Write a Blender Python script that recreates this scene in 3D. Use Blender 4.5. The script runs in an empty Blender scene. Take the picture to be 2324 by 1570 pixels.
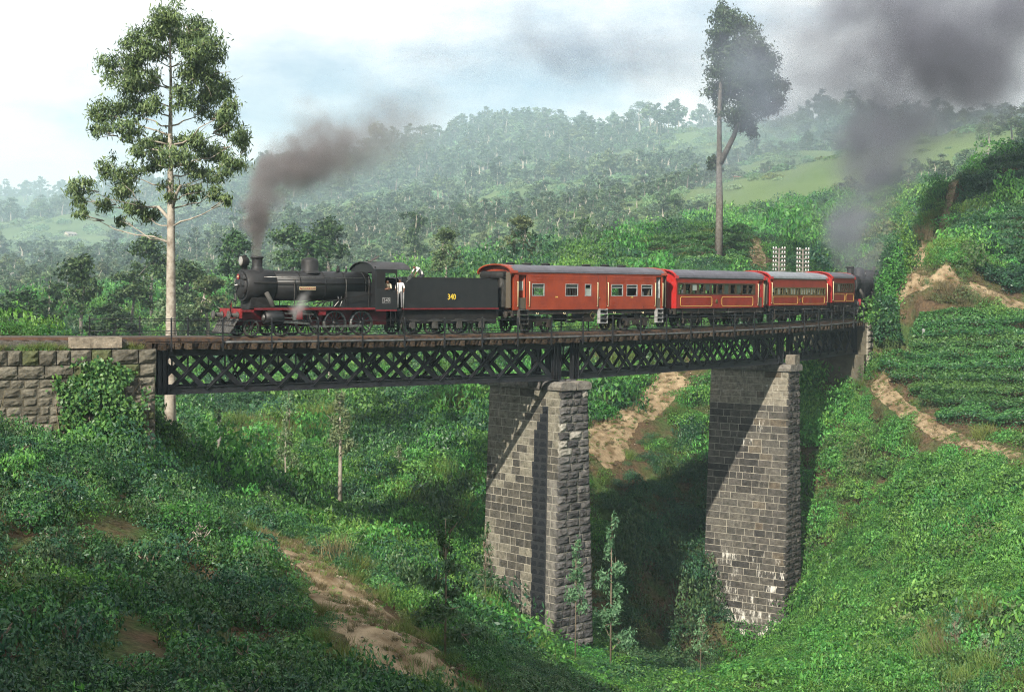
import bpy, bmesh, math, random
import numpy as np
from mathutils import Matrix, Vector, Quaternion
rng = np.random.default_rng(7)
random.seed(7)
scene = bpy.context.scene
# ---------------------------------------------------------------- camera
FPX = 3228.0                      # focal length in units of a 2324 px wide frame (50 mm on 36 mm film)
PITCH = math.atan(125 / FPX)
ROLL = 0.006
EYE = Vector((0, 0, 2.5))         # rail top is z = 0
CAMR = Matrix.Rotation(math.pi / 2 - PITCH, 3, 'X') @ Matrix.Rotation(ROLL, 3, 'Z')
cam_d = bpy.data.cameras.new('camera'); cam = bpy.data.objects.new('camera', cam_d)
scene.collection.objects.link(cam); scene.camera = cam
cam_d.lens = 50; cam_d.sensor_width = 36; cam_d.clip_start = 0.5; cam_d.clip_end = 9000
cam.matrix_world = Matrix.Translation(EYE) @ CAMR.to_4x4()
# ---------------------------------------------------------------- sky, sun, exposure
SUN_AZ = math.radians(-113)       # direction towards the sun, from +X
SUN_EL = math.radians(33)
world = bpy.data.worlds.new('World'); scene.world = world; world.use_nodes = True
nt = world.node_tree; nt.nodes.clear()
def wn(t, **k):
    n = nt.nodes.new(t)
    for a, b in k.items(): setattr(n, a, b)
    return n
sky = wn('ShaderNodeTexSky', sky_type='NISHITA', sun_disc=False, sun_elevation=SUN_EL,
         sun_rotation=math.pi / 2 - SUN_AZ, air_density=1.0, dust_density=2.5, ozone_density=1.0, altitude=1200)
tc = wn('ShaderNodeTexCoord')
mp = wn('ShaderNodeMapping'); mp.inputs['Scale'].default_value = (1.0, 1.0, 2.6); mp.inputs['Location'].default_value = (3.1, 0.4, 1.7)
n1 = wn('ShaderNodeTexNoise'); n1.inputs['Scale'].default_value = 2.6; n1.inputs['Detail'].default_value = 7; n1.inputs['Roughness'].default_value = 0.58
cr = wn('ShaderNodeValToRGB'); cr.color_ramp.elements[0].position = 0.36; cr.color_ramp.elements[1].position = 0.62
cr.color_ramp.interpolation = 'EASE'
mixc = wn('ShaderNodeMix', data_type='RGBA'); mixc.inputs['B'].default_value = (14.5, 13.9, 13.3, 1)
bg = wn('ShaderNodeBackground'); bg.inputs['Strength'].default_value = 0.065
out = wn('ShaderNodeOutputWorld')
L = nt.links.new
L(tc.outputs['Generated'], mp.inputs['Vector']); L(mp.outputs[0], n1.inputs['Vector']); L(n1.outputs[0], cr.inputs[0])
L(cr.outputs[0], mixc.inputs['Factor']); L(sky.outputs[0], mixc.inputs['A']); L(mixc.outputs['Result'], bg.inputs[0]); L(bg.outputs[0], out.inputs[0])
sun_d = bpy.data.lights.new('sun', 'SUN'); sun = bpy.data.objects.new('sun', sun_d); scene.collection.objects.link(sun)
sun_d.energy = 5.0; sun_d.angle = math.radians(0.6); sun_d.color = (1.0, 0.92, 0.79)
SUNV = Vector((math.cos(SUN_AZ) * math.cos(SUN_EL), math.sin(SUN_AZ) * math.cos(SUN_EL), math.sin(SUN_EL)))
sun.rotation_euler = SUNV.to_track_quat('Z', 'Y').to_euler()
sun.location = SUNV * 300
vs = scene.view_settings
vs.view_transform = 'Standard'; vs.look = 'None'; vs.exposure = 0.76; vs.gamma = 1.0; vs.use_curve_mapping = False
scene.render.engine = 'CYCLES'
cy = scene.cycles
cy.max_bounces = 3; cy.diffuse_bounces = 1; cy.glossy_bounces = 1; cy.transmission_bounces = 2; cy.transparent_max_bounces = 6; cy.volume_bounces = 1
cy.caustics_reflective = False; cy.caustics_refractive = False
cy.use_adaptive_sampling = True; cy.adaptive_threshold = 0.03; cy.filter_width = 1.1
cy.use_denoising = True; cy.sample_clamp_indirect = 4.0
try: cy.denoiser = 'OPENIMAGEDENOISE'; cy.denoising_prefilter = 'NONE'
except Exception: pass
COL = scene.collection
# ---------------------------------------------------------------- picture point -> place
def P(u, v, d):
    w = CAMR @ Vector(((u - 1162) / FPX, -(v - 785) / FPX, -1)); return EYE + w * (d / w.y)
CR = np.array(CAMR)
def proj(p):
    q = (np.asarray(p, float) - np.array(EYE)) @ CR
    return 1162 - q[..., 0] / q[..., 2] * FPX, 785 + q[..., 1] / q[..., 2] * FPX
# ---------------------------------------------------------------- mesh helpers
def tag(o, label=None, cat=None, group=None, kind=None):
    if label: o['label'] = label
    if cat: o['category'] = cat
    if group: o['group'] = group
    if kind: o['kind'] = kind
    return o
def empty(name, loc=(0, 0, 0), rz=0.0, label=None, cat=None, group=None):
    o = bpy.data.objects.new(name, None); COL.objects.link(o); o.location = loc; o.rotation_euler = (0, 0, rz); o.empty_display_size = 0.3
    return tag(o, label, cat, group)
def mesh_from(name, v, f, mats=(), mi=None, smooth=False):
    me = bpy.data.meshes.new(name)
    me.from_pydata([tuple(x) for x in v], [], [tuple(x) for x in f])
    for m in mats: me.materials.append(m)
    if mi is not None: me.polygons.foreach_set('material_index', np.asarray(mi, np.int32))
    if smooth: me.polygons.foreach_set('use_smooth', np.ones(len(me.polygons), bool))
    me.update(); return me
def quads_mesh(name, V, mats=(), val=None, mi=None, tri=False):
    """V: (n,4,3) separate quads, fast; val: per-quad float attribute 'v'"""
    n, k = V.shape[0], V.shape[1]
    me = bpy.data.meshes.new(name)
    me.vertices.add(n * k); me.vertices.foreach_set('co', V.reshape(-1).astype(np.float32))
    me.loops.add(n * k); me.loops.foreach_set('vertex_index', np.arange(n * k, dtype=np.int32))
    me.polygons.add(n); me.polygons.foreach_set('loop_start', np.arange(0, n * k, k, dtype=np.int32))
    for m in mats: me.materials.append(m)
    if mi is not None: me.polygons.foreach_set('material_index', np.asarray(mi, np.int32))
    if val is not None:
        a = me.attributes.new('v', 'FLOAT', 'FACE'); a.data.foreach_set('value', np.asarray(val, np.float32))
    me.update(calc_edges=True); return me
def link(name, me, parent=None, loc=None, rot=None, scale=None):
    o = bpy.data.objects.new(name, me); COL.objects.link(o)
    if parent is not None: o.parent = parent
    if loc is not None: o.location = loc
    if rot is not None: o.rotation_euler = rot
    if scale is not None: o.scale = scale
    return o
class MB:
    """collects boxes, tubes, lathes and prisms into one mesh"""
    def __init__(s): s.v = []; s.f = []; s.m = []; s.sm = []
    def add(s, v, f, m=0, smooth=False):
        b = len(s.v); s.v += [tuple(x) for x in v]; s.f += [tuple(i + b for i in x) for x in f]; s.m += [m] * len(f); s.sm += [smooth] * len(f); return s
    def box(s, c, d, m=0, rot=None):
        c = Vector(c); hx, hy, hz = d[0] / 2, d[1] / 2, d[2] / 2
        vs_ = [Vector((x * hx, y * hy, z * hz)) for x in (-1, 1) for y in (-1, 1) for z in (-1, 1)]
        if rot is not None: vs_ = [rot @ q for q in vs_]
        return s.add([q + c for q in vs_], [(0, 1, 3, 2), (4, 6, 7, 5), (0, 4, 5, 1), (2, 3, 7, 6), (0, 2, 6, 4), (1, 5, 7, 3)], m)
    def bb(s, x0, x1, y0, y1, z0, z1, m=0):
        return s.box(((x0 + x1) / 2, (y0 + y1) / 2, (z0 + z1) / 2), (abs(x1 - x0), abs(y1 - y0), abs(z1 - z0)), m)
    def bar(s, a, b, w, h, m=0, up=(0, 0, 1)):
        a, b = Vector(a), Vector(b); x = (b - a); l = x.length; x = x / l; u = Vector(up)
        if abs(x.dot(u)) > .98: u = Vector((1, 0, 0))
        y = u.cross(x).normalized(); z = x.cross(y)
        return s.box((a + b) / 2, (l, w, h), m, Matrix((x, y, z)).transposed())
    def tube(s, pts, rad, n=8, m=0, cap=True, smooth=True):
        pts = [Vector(p) for p in pts]
        if not hasattr(rad, '__len__'): rad = [rad] * len(pts)
        rings = []; up = None
        for i, p in enumerate(pts):
            t = (pts[min(i + 1, len(pts) - 1)] - pts[max(i - 1, 0)])
            t = t.normalized() if t.length > 1e-9 else Vector((0, 0, 1))
            if up is None:
                up = Vector((0, 0, 1)) if abs(t.z) < .9 else Vector((1, 0, 0))
            a = up.cross(t).normalized(); b = t.cross(a); up = b.cross(Vector()) if False else b if abs(b.dot(t)) < .9 else up
            rings.append([p + (a * math.cos(2 * math.pi * k / n) + b * math.sin(2 * math.pi * k / n)) * rad[i] for k in range(n)])
        v = [q for r in rings for q in r]; f = []
        for i in range(len(pts) - 1):
            for k in range(n):
                f.append((i * n + k, i * n + (k + 1) % n, (i + 1) * n + (k + 1) % n, (i + 1) * n + k))
        s.add(v, f, m, smooth)
        if cap:
            b0 = len(s.v) - len(v)
            s.f += [tuple(b0 + k for k in reversed(range(n))), tuple(b0 + (len(pts) - 1) * n + k for k in range(n))]; s.m += [m, m]; s.sm += [False, False]
        return s
    def lathe(s, o, axis, prof, n=24, m=0, smooth=True, cap=(True, True)):
        """prof: (distance along axis, radius)"""
        o = Vector(o); ax = Vector(axis).normalized(); u = Vector((0, 0, 1)) if abs(ax.z) < .9 else Vector((1, 0, 0))
        a = u.cross(ax).normalized(); b = ax.cross(a); v = []; f = []
        for h, r in prof:
            for k in range(n):
                q = 2 * math.pi * k / n; v.append(o + ax * h + (a * math.cos(q) + b * math.sin(q)) * r)
        for i in range(len(prof) - 1):
            for k in range(n): f.append((i * n + k, i * n + (k + 1) % n, (i + 1) * n + (k + 1) % n, (i + 1) * n + k))
        s.add(v, f, m, smooth); b0 = len(s.v) - len(v)
        if cap[0]: s.f.append(tuple(b0 + k for k in reversed(range(n)))); s.m.append(m); s.sm.append(False)
        if cap[1]: s.f.append(tuple(b0 + (len(prof) - 1) * n + k for k in range(n))); s.m.append(m); s.sm.append(False)
        return s
    def prism(s, poly, y0, y1, m=0, axes='xz'):
        """polygon in the xz plane extruded along y (or yz along x)"""
        n = len(poly); mk = (lambda p, t: (p[0], t, p[1])) if axes == 'xz' else (lambda p, t: (t, p[0], p[1]))
        v = [mk(p, y0) for p in poly] + [mk(p, y1) for p in poly]
        f = [tuple(range(n)), tuple(reversed(range(n, 2 * n)))] + [(i, i + n, (i + 1) % n + n, (i + 1) % n) for i in range(n)]
        return s.add(v, f, m)
    def mesh(s, name, *mats):
        me = mesh_from(name, s.v, s.f, mats, s.m)
        me.polygons.foreach_set('use_smooth', np.array(s.sm, bool))
        bm = bmesh.new(); bm.from_mesh(me); bmesh.ops.recalc_face_normals(bm, faces=bm.faces); bm.to_mesh(me); bm.free()
        return me
    def build(s, name, mats, parent=None, **k):
        if not isinstance(mats, (list, tuple)): mats = [mats]
        return link(name, s.mesh(name, *mats), parent, **k)
# ---------------------------------------------------------------- materials
MATS = {}
def M(name, col, rough=0.6, metal=0.0, col2=None, scale=4.0, detail=6.0, bump=0.0, bscale=30.0, coords='Object', spec=0.4, rnd=0.0, low=.35, high=.65):
    if name in MATS: return MATS[name]
    m = bpy.data.materials.new(name); m.use_nodes = True; t = m.node_tree; b = t.nodes['Principled BSDF']
    b.inputs['Roughness'].default_value = rough; b.inputs['Metallic'].default_value = metal; b.inputs['Specular IOR Level'].default_value = spec
    b.inputs['Base Color'].default_value = (*col, 1); tcn = t.nodes.new('ShaderNodeTexCoord'); src = None
    if col2 is not None:
        nz = t.nodes.new('ShaderNodeTexNoise'); nz.inputs['Scale'].default_value = scale; nz.inputs['Detail'].default_value = detail; nz.inputs['Roughness'].default_value = .6
        t.links.new(tcn.outputs[coords], nz.inputs['Vector'])
        rp = t.nodes.new('ShaderNodeMapRange'); rp.inputs['From Min'].default_value = low; rp.inputs['From Max'].default_value = high
        t.links.new(nz.outputs[0], rp.inputs[0])
        mx = t.nodes.new('ShaderNodeMix'); mx.data_type = 'RGBA'; mx.inputs['A'].default_value = (*col, 1); mx.inputs['B'].default_value = (*col2, 1)
        t.links.new(rp.outputs[0], mx.inputs['Factor']); src = mx.outputs['Result']
    if rnd:
        oi = t.nodes.new('ShaderNodeObjectInfo'); hs = t.nodes.new('ShaderNodeHueSaturation'); mr = t.nodes.new('ShaderNodeMapRange')
        mr.inputs['To Min'].default_value = 1 - rnd; mr.inputs['To Max'].default_value = 1 + rnd
        t.links.new(oi.outputs['Random'], mr.inputs[0]); t.links.new(mr.outputs[0], hs.inputs['Value'])
        if src: t.links.new(src, hs.inputs['Color'])
        else: hs.inputs['Color'].default_value = (*col, 1)
        src = hs.outputs[0]
    if src: t.links.new(src, b.inputs['Base Color'])
    if bump:
        nb = t.nodes.new('ShaderNodeTexNoise'); nb.inputs['Scale'].default_value = bscale; nb.inputs['Detail'].default_value = 5
        t.links.new(tcn.outputs[coords], nb.inputs['Vector']); bp = t.nodes.new('ShaderNodeBump'); bp.inputs['Strength'].default_value = bump; bp.inputs['Distance'].default_value = .05
        t.links.new(nb.outputs[0], bp.inputs['Height']); t.links.new(bp.outputs[0], b.inputs['Normal'])
    MATS[name] = m; return m
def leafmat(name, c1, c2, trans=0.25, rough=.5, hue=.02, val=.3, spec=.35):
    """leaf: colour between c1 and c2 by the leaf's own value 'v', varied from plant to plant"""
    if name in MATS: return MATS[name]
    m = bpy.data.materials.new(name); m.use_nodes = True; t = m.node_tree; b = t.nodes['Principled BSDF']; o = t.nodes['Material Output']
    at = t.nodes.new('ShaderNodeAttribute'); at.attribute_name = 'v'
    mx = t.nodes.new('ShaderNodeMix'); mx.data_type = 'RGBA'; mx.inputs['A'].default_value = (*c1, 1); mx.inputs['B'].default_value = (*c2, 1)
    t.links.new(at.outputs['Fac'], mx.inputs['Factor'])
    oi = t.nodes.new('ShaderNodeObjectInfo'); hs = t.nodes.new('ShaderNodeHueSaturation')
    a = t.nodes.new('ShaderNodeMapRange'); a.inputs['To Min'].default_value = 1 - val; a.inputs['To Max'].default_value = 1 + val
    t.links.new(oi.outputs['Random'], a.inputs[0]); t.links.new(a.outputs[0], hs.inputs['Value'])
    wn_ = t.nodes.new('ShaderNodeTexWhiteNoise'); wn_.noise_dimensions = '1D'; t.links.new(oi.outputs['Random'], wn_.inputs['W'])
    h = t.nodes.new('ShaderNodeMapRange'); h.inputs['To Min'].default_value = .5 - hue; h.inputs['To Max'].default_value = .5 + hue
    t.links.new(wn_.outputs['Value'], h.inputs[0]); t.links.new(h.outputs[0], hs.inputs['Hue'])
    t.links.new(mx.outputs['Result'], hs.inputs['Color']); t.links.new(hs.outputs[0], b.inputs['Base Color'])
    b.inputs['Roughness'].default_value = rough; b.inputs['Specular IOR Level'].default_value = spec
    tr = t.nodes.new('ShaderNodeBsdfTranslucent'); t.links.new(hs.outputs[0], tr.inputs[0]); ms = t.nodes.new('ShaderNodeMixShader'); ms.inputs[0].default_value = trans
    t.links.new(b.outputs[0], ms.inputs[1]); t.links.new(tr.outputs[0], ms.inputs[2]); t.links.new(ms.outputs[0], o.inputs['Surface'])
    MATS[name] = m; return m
# ---------------------------------------------------------------- the railway line: an arc of 129 m radius
TCX, TCY, TR = -84.64, 182.8, 129.0
TH0 = math.atan2(71 - TCY, -18.1 - TCX)
def tz(s): return 0.0002 * (s - 22) ** 2 if s < 75 else 0.0002 * 53 ** 2 + (s - 75) * .0212
def T(s, n=0.0, z=0.0):
    th = TH0 + s / TR; return Vector((TCX + (TR + n) * math.cos(th), TCY + (TR + n) * math.sin(th), z + tz(s)))
def Thead(s): return TH0 + s / TR + math.pi / 2       # direction of increasing s (away from the camera, to the right)
def frame(s, n=0, z=0):
    """location and z rotation of a local frame: x along the line (increasing s), y inwards (away from the camera)"""
    return T(s, n, z), Thead(s)
def s_of(x, y): return (np.arctan2(np.asarray(y) - TCY, np.asarray(x) - TCX) - TH0) * TR
def n_of(x, y): return np.hypot(np.asarray(x) - TCX, np.asarray(y) - TCY) - TR
# ================================================================ terrain
CP = []
def far(d): return d if d < 200 else 200 + (d - 200) * 5.0
def cp(u, v, d, dz=0.0):
    q = P(u, v, far(d)); CP.append((q.x, q.y, q.z + dz))
def cw(x, y, z): CP.append((x, y, z))
# around and behind the camera
for a in ((0, 0, .6), (-10, 8, -.6), (10, 8, -.9), (-25, 0, 1.5), (25, 0, -1), (0, -25, 6), (-40, -30, 10), (40, -30, 7), (0, 14, -2.6), (-8, 20, -4.2), (8, 20, -5.2), (25, 22, -7), (45, 30, -9), (-22, 18, -2.2), (-34, 30, -1.5), (70, 60, -6), (-60, 40, 1)): cw(*a)
# foreground slope, bottom of the frame
cp(0, 1580, 28, -.9); cp(300, 1580, 29, -.9); cp(600, 1580, 31, -.8); cp(900, 1575, 35, -.3); cp(1162, 1600, 40, -1.0); cp(1700, 1640, 48, -1.1); cp(2324, 1580, 56, -.6)
cp(0, 1400, 34, -.9); cp(300, 1400, 36, -.9); cp(600, 1400, 41, -.8); cp(880, 1420, 43, 0); cp(1162, 1455, 50, -1.0); cp(1500, 1580, 60, -1.1); cp(1900, 1505, 80, -1.1); cp(2324, 1400, 64, -.5)
cp(0, 1230, 40, -.9); cp(300, 1230, 46, -.9); cp(640, 1240, 56, 0); cp(760, 1310, 52, 0); cp(900, 1230, 66, -.7); cp(1100, 1350, 78, -.8)
cp(50, 1100, 46, -.9); cp(300, 1110, 57, -.8); cp(500, 1140, 75, -.6); cp(770, 1175, 92, 0); cp(1000, 1150, 95, -.5)
cp(20, 970, 54, -.7); cp(150, 1020, 64, -.3); cp(330, 1075, 70.5, -.2)
cp(1250, 1450, 86, -.8); cp(1330, 1460, 88, -1.0); cp(1200, 1470, 65, -1.2); cp(1350, 1515, 70, -1.3)
# behind the bridge, left
cp(400, 1060, 90, 0); cp(520, 1050, 100, 0); cp(600, 970, 128, 0); cp(600, 890, 150, 0); cp(850, 1010, 113, 0); cp(900, 900, 128, 0); cp(1050, 1010, 106, 0); cp(1050, 895, 118, 0)
cp(700, 830, 152, 0); cp(1000, 812, 130, 0); cp(1080, 745, 142, 0); cp(850, 750, 165, 0); cp(440, 900, 130, 0)
# between the piers
cp(1540, 850, 124, 0); cp(1440, 940, 117, 0); cp(1340, 1045, 109, 0); cp(1500, 1010, 114, -.7); cp(1500, 1250, 106, -.5); cp(1560, 1530, 103, -.8); cp(1400, 1440, 97, -.8); cp(1380, 900, 121, -.5); cp(1640, 1545, 104, -1.0)
# right bank
cp(1830, 1300, 107, -.5); cp(1720, 1445, 104, -1.0); cp(1850, 1050, 112, -.5); cp(1900, 890, 118, -.5); cp(1925, 835, 119.5, 0); cp(2000, 1200, 98, -.5); cp(2100, 1100, 98, -.5); cp(2200, 1300, 80, -.5); cp(2310, 1200, 83, -.5)
cp(1990, 870, 117, 0); cp(2090, 965, 108, 0); cp(2200, 1005, 103, 0); cp(2320, 1040, 98, 0); cp(1995, 745, 120.5, 0)
cp(2010, 725, 122, -.8); cp(2150, 720, 119, -.8); cp(2324, 735, 116, -.8); cp(2150, 850, 111, -.8); cp(2324, 870, 107, -.8); cp(2500, 735, 112, -.8); cp(2500, 900, 104, -.8); cp(2500, 1150, 80, -.5); cp(2600, 1500, 58)
cp(2080, 610, 126, 0); cp(2200, 640, 125, 0); cp(2324, 690, 119, 0); cp(2130, 590, 130, -.8); cp(2324, 600, 127, -.8); cp(2200, 480, 142, -.8); cp(2324, 460, 144, -.8); cp(2210, 365, 158, -.8); cp(2324, 340, 160, -.8); cp(2170, 410, 150, 0); cp(2085, 560, 133, 0); cp(2500, 330, 165, -.8); cp(2500, 600, 126, -.8)
# cutting on the near side of the line
cp(1962, 690, 122); cp(1975, 655, 123); cp(2005, 600, 125); cp(2040, 540, 131); cp(2070, 480, 141); cp(2120, 420, 152); cp(2030, 660, 122)
# tea mound and terraces beyond the line
cp(1400, 608, 142, -.7); cp(1480, 570, 150, -.7); cp(1560, 535, 158, -.7); cp(1690, 508, 165, -.7); cp(1740, 560, 170); cp(1800, 600, 185); cp(1650, 475, 225, -.7); cp(1760, 472, 235, -.7); cp(1860, 476, 240, -.7); cp(1880, 600, 178); cp(1780, 540, 205, -.5)
cp(1300, 640, 138); cp(1200, 650, 150); cp(1600, 640, 138)
# the far side of the valley
cp(0, 455, 900); cp(-400, 450, 950); cp(150, 460, 900); cp(330, 460, 860); cp(500, 440, 760); cp(640, 395, 700); cp(900, 360, 650); cp(1030, 335, 640); cp(1160, 318, 620); cp(1300, 310, 610); cp(1450, 292, 600); cp(1600, 290, 600); cp(1750, 280, 580); cp(1900, 275, 560); cp(2100, 300, 480); cp(2324, 300, 420); cp(2600, 290, 420)
cp(0, 600, 450); cp(0, 540, 620); cp(-300, 640, 400); cp(150, 640, 310); cp(200, 720, 210); cp(-100, 720, 200); cp(380, 740, 190); cp(380, 600, 380)
cp(600, 500, 430); cp(900, 450, 440); cp(1200, 410, 450); cp(1500, 395, 450); cp(900, 560, 300); cp(1200, 545, 300); cp(820, 585, 265); cp(1450, 470, 330); cp(1750, 380, 400); cp(1750, 455, 300); cp(2000, 380, 370); cp(2150, 350, 300); cp(2324, 330, 260)
cp(1000, 620, 225); cp(1250, 605, 210); cp(500, 560, 335); cp(300, 630, 260); cp(650, 640, 225); cp(620, 720, 190)
# the line itself: embankment left, cutting right
for s in (-60, -45, -30, -20, -10, -3): 
    for n in (-4, -1): q = T(s, n, -.45); cw(*q)
for s in (69, 74, 80, 88, 96, 106, 118, 130):
    for n in (-2.5, 0, 2.0): q = T(s, n, -.45); cw(*q)
for s in (69.5, 72, 76, 80, 90, 100, 115):
    q = T(s, 3.3, 2.0); cw(*q); q = T(s, 5, 4.4); cw(*q); q = T(s, 8, 6.0 + max(0, s - 72) * .05); cw(*q)
for s in (-50, -30, -15): q = T(s, -9, -2.5); cw(*q)
# far rim
for a in range(0, 360, 20):
    aa = math.radians(a); cw(4400 * math.cos(aa), 4400 * math.sin(aa), 15 if 20 < a < 160 else 40)
for x in (-300, -150, 0, 150, 300): cw(x, -150, 40 - abs(x) * .05); cw(x, -60, 14 - abs(x) * .02)
cw(200, 120, 12); cw(150, 60, 2); cw(-150, 60, 3); cw(-150, 150, -6); cw(-300, 250, 5); cw(300, 250, 35)
cw(-1300, 400, 60); cw(1300, 400, 60); cw(-1300, -400, 60); cw(1300, -400, 60)
_cp = np.array(CP)
def _phi(r): return r ** 1.3 if False else r
def _rbf_fit(c):
    X = c[:, :2]; D = np.hypot(X[:, None, 0] - X[None, :, 0], X[:, None, 1] - X[None, :, 1]); n = len(c)
    A = np.zeros((n + 3, n + 3)); A[:n, :n] = -_phi(D) + np.eye(n) * 0.35; A[:n, n] = A[n, :n] = 1; A[:n, n + 1:] = X; A[n + 1:, :n] = X.T
    return np.linalg.solve(A, np.r_[c[:, 2], 0, 0, 0])
_w = _rbf_fit(_cp)
def _noise2(x, y, sc, seed):
    """smooth value noise, numpy"""
    x = np.asarray(x, float) / sc; y = np.asarray(y, float) / sc; i = np.floor(x).astype(np.int64); j = np.floor(y).astype(np.int64); fx = x - i; fy = y - j
    fx = fx * fx * (3 - 2 * fx); fy = fy * fy * (3 - 2 * fy)
    def h(a, b):
        k = (a * 374761393 + b * 668265263 + seed * 974711) & 0xffffffff; k = ((k ^ (k >> 13)) * 1274126177) & 0xffffffff; return ((k ^ (k >> 16)) & 0xffff) / 65535.0
    return (h(i, j) * (1 - fx) + h(i + 1, j) * fx) * (1 - fy) + (h(i, j + 1) * (1 - fx) + h(i + 1, j + 1) * fx) * fy
def hgt(x, y):
    x = np.asarray(x, float); y = np.asarray(y, float); sh = x.shape; x = x.ravel(); y = y.ravel(); z = np.empty(len(x)); n = len(_cp)
    for a in range(0, len(x), 20000):
        xs, ys = x[a:a + 20000], y[a:a + 20000]
        D = np.sqrt((xs[:, None] - _cp[None, :, 0]) ** 2 + (ys[:, None] - _cp[None, :, 1]) ** 2)
        z[a:a + 20000] = -_phi(D) @ _w[:n] + _w[n] + _w[n + 1] * xs + _w[n + 2] * ys
    d = np.hypot(x, y); amp = np.clip(d / 150, .25, 3.0)
    z = z + ((_noise2(x, y, 7, 1) - .5) * .9 + (_noise2(x, y, 2.6, 2) - .5) * .35) * np.minimum(amp, 1.2) + (_noise2(x, y, 190, 3) - .5) * 38 * np.clip((d - 230) / 800, 0, 1) + (_noise2(x, y, 65, 4) - .5) * 13 * np.clip((d - 230) / 800, 0, 1)
    # formation of the line
    s = s_of(x, y); nn = n_of(x, y)
    tzv = np.where(s < 75, .0002 * (s - 22) ** 2, .0002 * 53 ** 2 + (s - 75) * .0212)
    tzv = np.where(s < -10, .0002 * 32 ** 2 + 0 * s, tzv)
    on = ((s < -1.0) & (s > -75)) | ((s > 67.5) & (s < 150))
    k = np.where(on, np.where((s < 0) & (nn > -2), np.clip((1.6 - nn) / 1.2, 0, 1), np.where((s > 60) & (nn > 0), np.clip((2.7 - nn) / .8, 0, 1), np.clip((3.4 - np.abs(nn)) / 1.6, 0, 1))), 0); k = k * k * (3 - 2 * k)
    z = z * (1 - k) + (tzv - .42) * k
    # keep the ground below the bridge
    und = (s > -1) & (s < 68) & (np.abs(nn) < 6); z = np.where(und, np.minimum(z, -3.6), z)
    # the left wall holds the bank: ground in front of it stays low
    fr = (s < .5) & (s > -40) & (nn > .6) & (nn < 9); z = np.where(fr, np.minimum(z, -.7 - np.clip((nn - .6) / 1.4, 0, 1) * (2.2 + np.clip((s + 26) / 26, 0, 1) * 3.2)), z)
    return z.reshape(sh)
def H1(x, y): return float(hgt(np.array([x]), np.array([y]))[0])
# one sheet, finer near the camera
na, nr = 620, 430
front = np.radians(np.linspace(52, 128, 470)); back = np.radians(np.linspace(128, 412, 152))[1:-1]
ang = np.r_[front, back]
rad = np.r_[0.0, np.geomspace(4, 24, 26), np.arange(24.5, 60, .42), np.arange(60, 170, .5), np.geomspace(170.5, 4350, 180)]
AA, RR = np.meshgrid(ang, rad[1:], indexing='ij')
gx = RR * np.cos(AA); gy = RR * np.sin(AA); gz = hgt(gx, gy)
nA, nR = gx.shape
V = np.stack([gx, gy, gz], -1).reshape(-1, 3); V = np.vstack([V, [[0, 0, H1(0, 0)]]])
ii = np.arange(nA)[:, None]; jj = np.arange(nR - 1)[None, :]; i2 = (ii + 1) % nA
Q = np.stack([ii * nR + jj, ii * nR + jj + 1, i2 * nR + jj + 1, i2 * nR + jj], -1).reshape(-1, 4)
me = bpy.data.meshes.new('ground'); nv = len(V); c0 = nv - 1
tris = np.stack([np.full(nA, c0), np.arange(nA) * nR, ((np.arange(nA) + 1) % nA) * nR], -1)
me.vertices.add(nv); me.vertices.foreach_set('co', V.astype(np.float32).ravel())
lv = np.r_[Q.ravel(), tris.ravel()].astype(np.int32); me.loops.add(len(lv)); me.loops.foreach_set('vertex_index', lv)
me.polygons.add(len(Q) + len(tris)); me.polygons.foreach_set('loop_start', np.r_[np.arange(len(Q)) * 4, len(Q) * 4 + np.arange(len(tris)) * 3].astype(np.int32))
me.polygons.foreach_set('use_smooth', np.ones(len(Q) + len(tris), bool)); me.update(calc_edges=True)
GROUND_ME = me
def hit(u, v, d0=20, d1=900, step=.5):
    """where the line of sight through a picture point meets the ground between two depths"""
    ds = np.arange(d0, d1, step); a = np.array(P(u, v, 1.0)) - np.array(EYE); pts = np.array(EYE) + a[None] * ds[:, None]
    h = hgt(pts[:, 0], pts[:, 1]); k = np.nonzero(pts[:, 2] < h)[0]
    k = k[0] if len(k) else len(ds) - 1
    return Vector((pts[k, 0], pts[k, 1], h[k]))
def inpoly(u, v, poly):
    u = np.asarray(u); v = np.asarray(v); r = np.zeros(u.shape, bool); n = len(poly)
    for i in range(n):
        x1, y1 = poly[i]; x2, y2 = poly[(i + 1) % n]
        c = ((y1 > v) != (y2 > v)) & (u < (x2 - x1) * (v - y1) / (y2 - y1 + 1e-12) + x1); r ^= c
    return r
gmat = M('soil_and_grass', (.095, .066, .04), .95, col2=(.05, .085, .028), scale=.35, detail=10, bump=1.0, bscale=5, coords='Object', spec=.05, low=.42, high=.58)
_t = gmat.node_tree; _b = _t.nodes['Principled BSDF']; _src = _b.inputs['Base Color'].links[0].from_socket
_n = _t.nodes.new('ShaderNodeTexNoise'); _n.inputs['Scale'].default_value = 4.5; _n.inputs['Detail'].default_value = 9; _n.inputs['Roughness'].default_value = .75
_t.links.new([q for q in _t.nodes if q.type == 'TEX_COORD'][0].outputs['Object'], _n.inputs['Vector'])
_m = _t.nodes.new('ShaderNodeMapRange'); _m.inputs['From Min'].default_value = .3; _m.inputs['From Max'].default_value = .7; _m.inputs['To Min'].default_value = .25; _m.inputs['To Max'].default_value = 1.6; _t.links.new(_n.outputs[0], _m.inputs[0])
_v = _t.nodes.new('ShaderNodeVectorMath'); _v.operation = 'SCALE'; _t.links.new(_src, _v.inputs[0]); _t.links.new(_m.outputs[0], _v.inputs['Scale']); _t.links.new(_v.outputs[0], _b.inputs['Base Color'])
me.materials.append(gmat); me.materials.append(M('hill_grass', (.075, .12, .045), .95, col2=(.12, .17, .07), scale=.02, detail=10, bump=.3, bscale=.5, spec=.05))
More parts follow.
